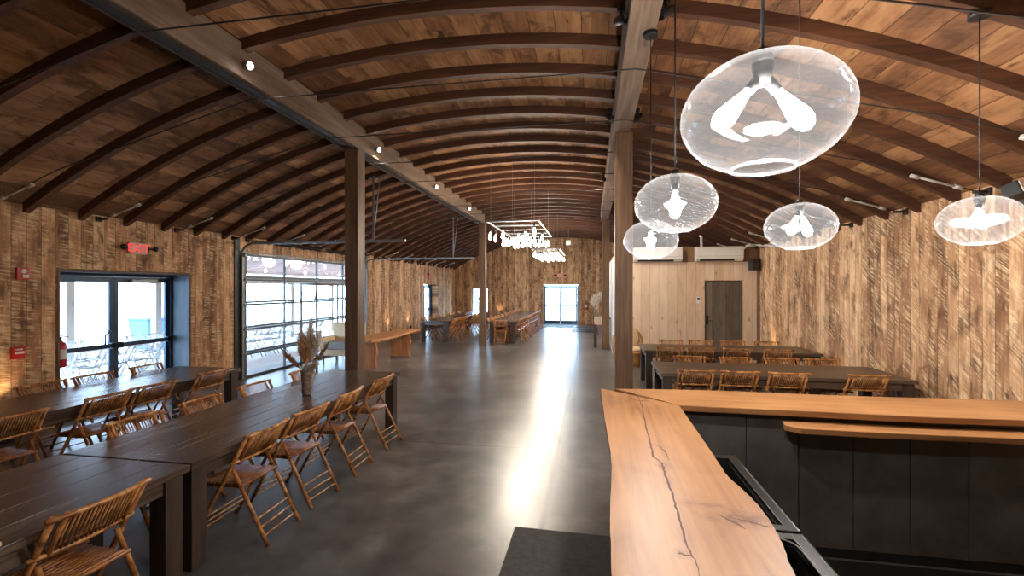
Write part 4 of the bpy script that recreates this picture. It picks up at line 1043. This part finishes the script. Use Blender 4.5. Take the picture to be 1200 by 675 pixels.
b = MB(); b._add([(-.3, -.3, 0), (.3, -.3, 0), (.3, .3, 0), (-.3, .3, 0), (-.4, -.4, .95), (.4, -.4, .95), (.4, .4, .95), (-.4, .4, .95)], [(0, 3, 2, 1), (0, 1, 5, 4), (1, 2, 6, 5), (2, 3, 7, 6), (3, 0, 4, 7), (4, 5, 6, 7)]); b.build('body', 'blue', t, bevel=.03)
b = MB(); b.box(-.43, .43, -.43, .43, .952, 1.02); b.build('lid', 'blue', t, bevel=.02)
# shrubs outside the far-left openings
def shrub(x, y, h, label):
    t = thing('shrub', label, 'shrub', (x, y, -.05), 0, 'shrubs outside the far windows'); b = MB()
    for i in range(900):
        a = random.uniform(0, 2*PI); r = h*.45*math.sqrt(random.random()); z = h*(.1+.9*random.random()); r *= math.sin(PI*min(1, .15+.8*z/h))
        p = Vector((r*math.cos(a), r*math.sin(a), z)); b.blade(p, p+Vector((random.uniform(-1, 1), random.uniform(-1, 1), random.uniform(-.3, 1)))*.14, .03)
    b.build('foliage', 'foliage', t); MB().cyl((0, 0, 0), (0, 0, h*.7), .04, .02).build('stem', 'post', t)
shrub(-7.6, 28.5, 1.9, 'green shrub outside the tall far window')
shrub(-11.0, 25.2, 1.7, 'green shrub outside the far left-wall door')

# ---------------------------------------------------------------- light: sky and portals
w = bpy.data.worlds.new('world'); sc.world = w; w.use_nodes = True
nt = w.node_tree; bg = nt.nodes['Background']; bg.inputs[0].default_value = (.50, .73, 1.0, 1); bg.inputs[1].default_value = 13.0
def portal(loc, rot, sx, sy):
    l = bpy.data.lights.new('portal', 'AREA'); l.shape = 'RECTANGLE'; l.size = sx; l.size_y = sy; l.cycles.is_portal = True
    o = bpy.data.objects.new('portal', l); COL.objects.link(o); o.location = loc; o.rotation_euler = rot
portal((XL-.47, 6.33, 1.1), (PI/2, 0, -PI/2), 2.1, 2.2)
portal((XL-.47, 11.35, 1.35), (PI/2, 0, -PI/2), 5.34, 2.7)
portal((XL-.47, 20.45, 1.06), (PI/2, 0, -PI/2), 1.9, 2.1)
portal((-1.6, YF+.29, 1.06), (-PI/2, 0, 0), 1.85, 2.1)
portal((-6.0, YF+.29, 1.15), (-PI/2, 0, 0), .9, 1.6)

sc.view_settings.view_transform = 'Standard'; sc.view_settings.look = 'None'; sc.view_settings.gamma = 1
sc.view_settings.use_curve_mapping = False; sc.view_settings.exposure = 0.72
cy = sc.cycles
cy.use_denoising = True
try: cy.denoiser = 'OPENIMAGEDENOISE'
except Exception: pass
cy.max_bounces = 8; cy.diffuse_bounces = 4; cy.glossy_bounces = 4; cy.transparent_max_bounces = 24
cy.caustics_reflective = False; cy.caustics_refractive = False; cy.sample_clamp_indirect = 6; cy.use_light_tree = True
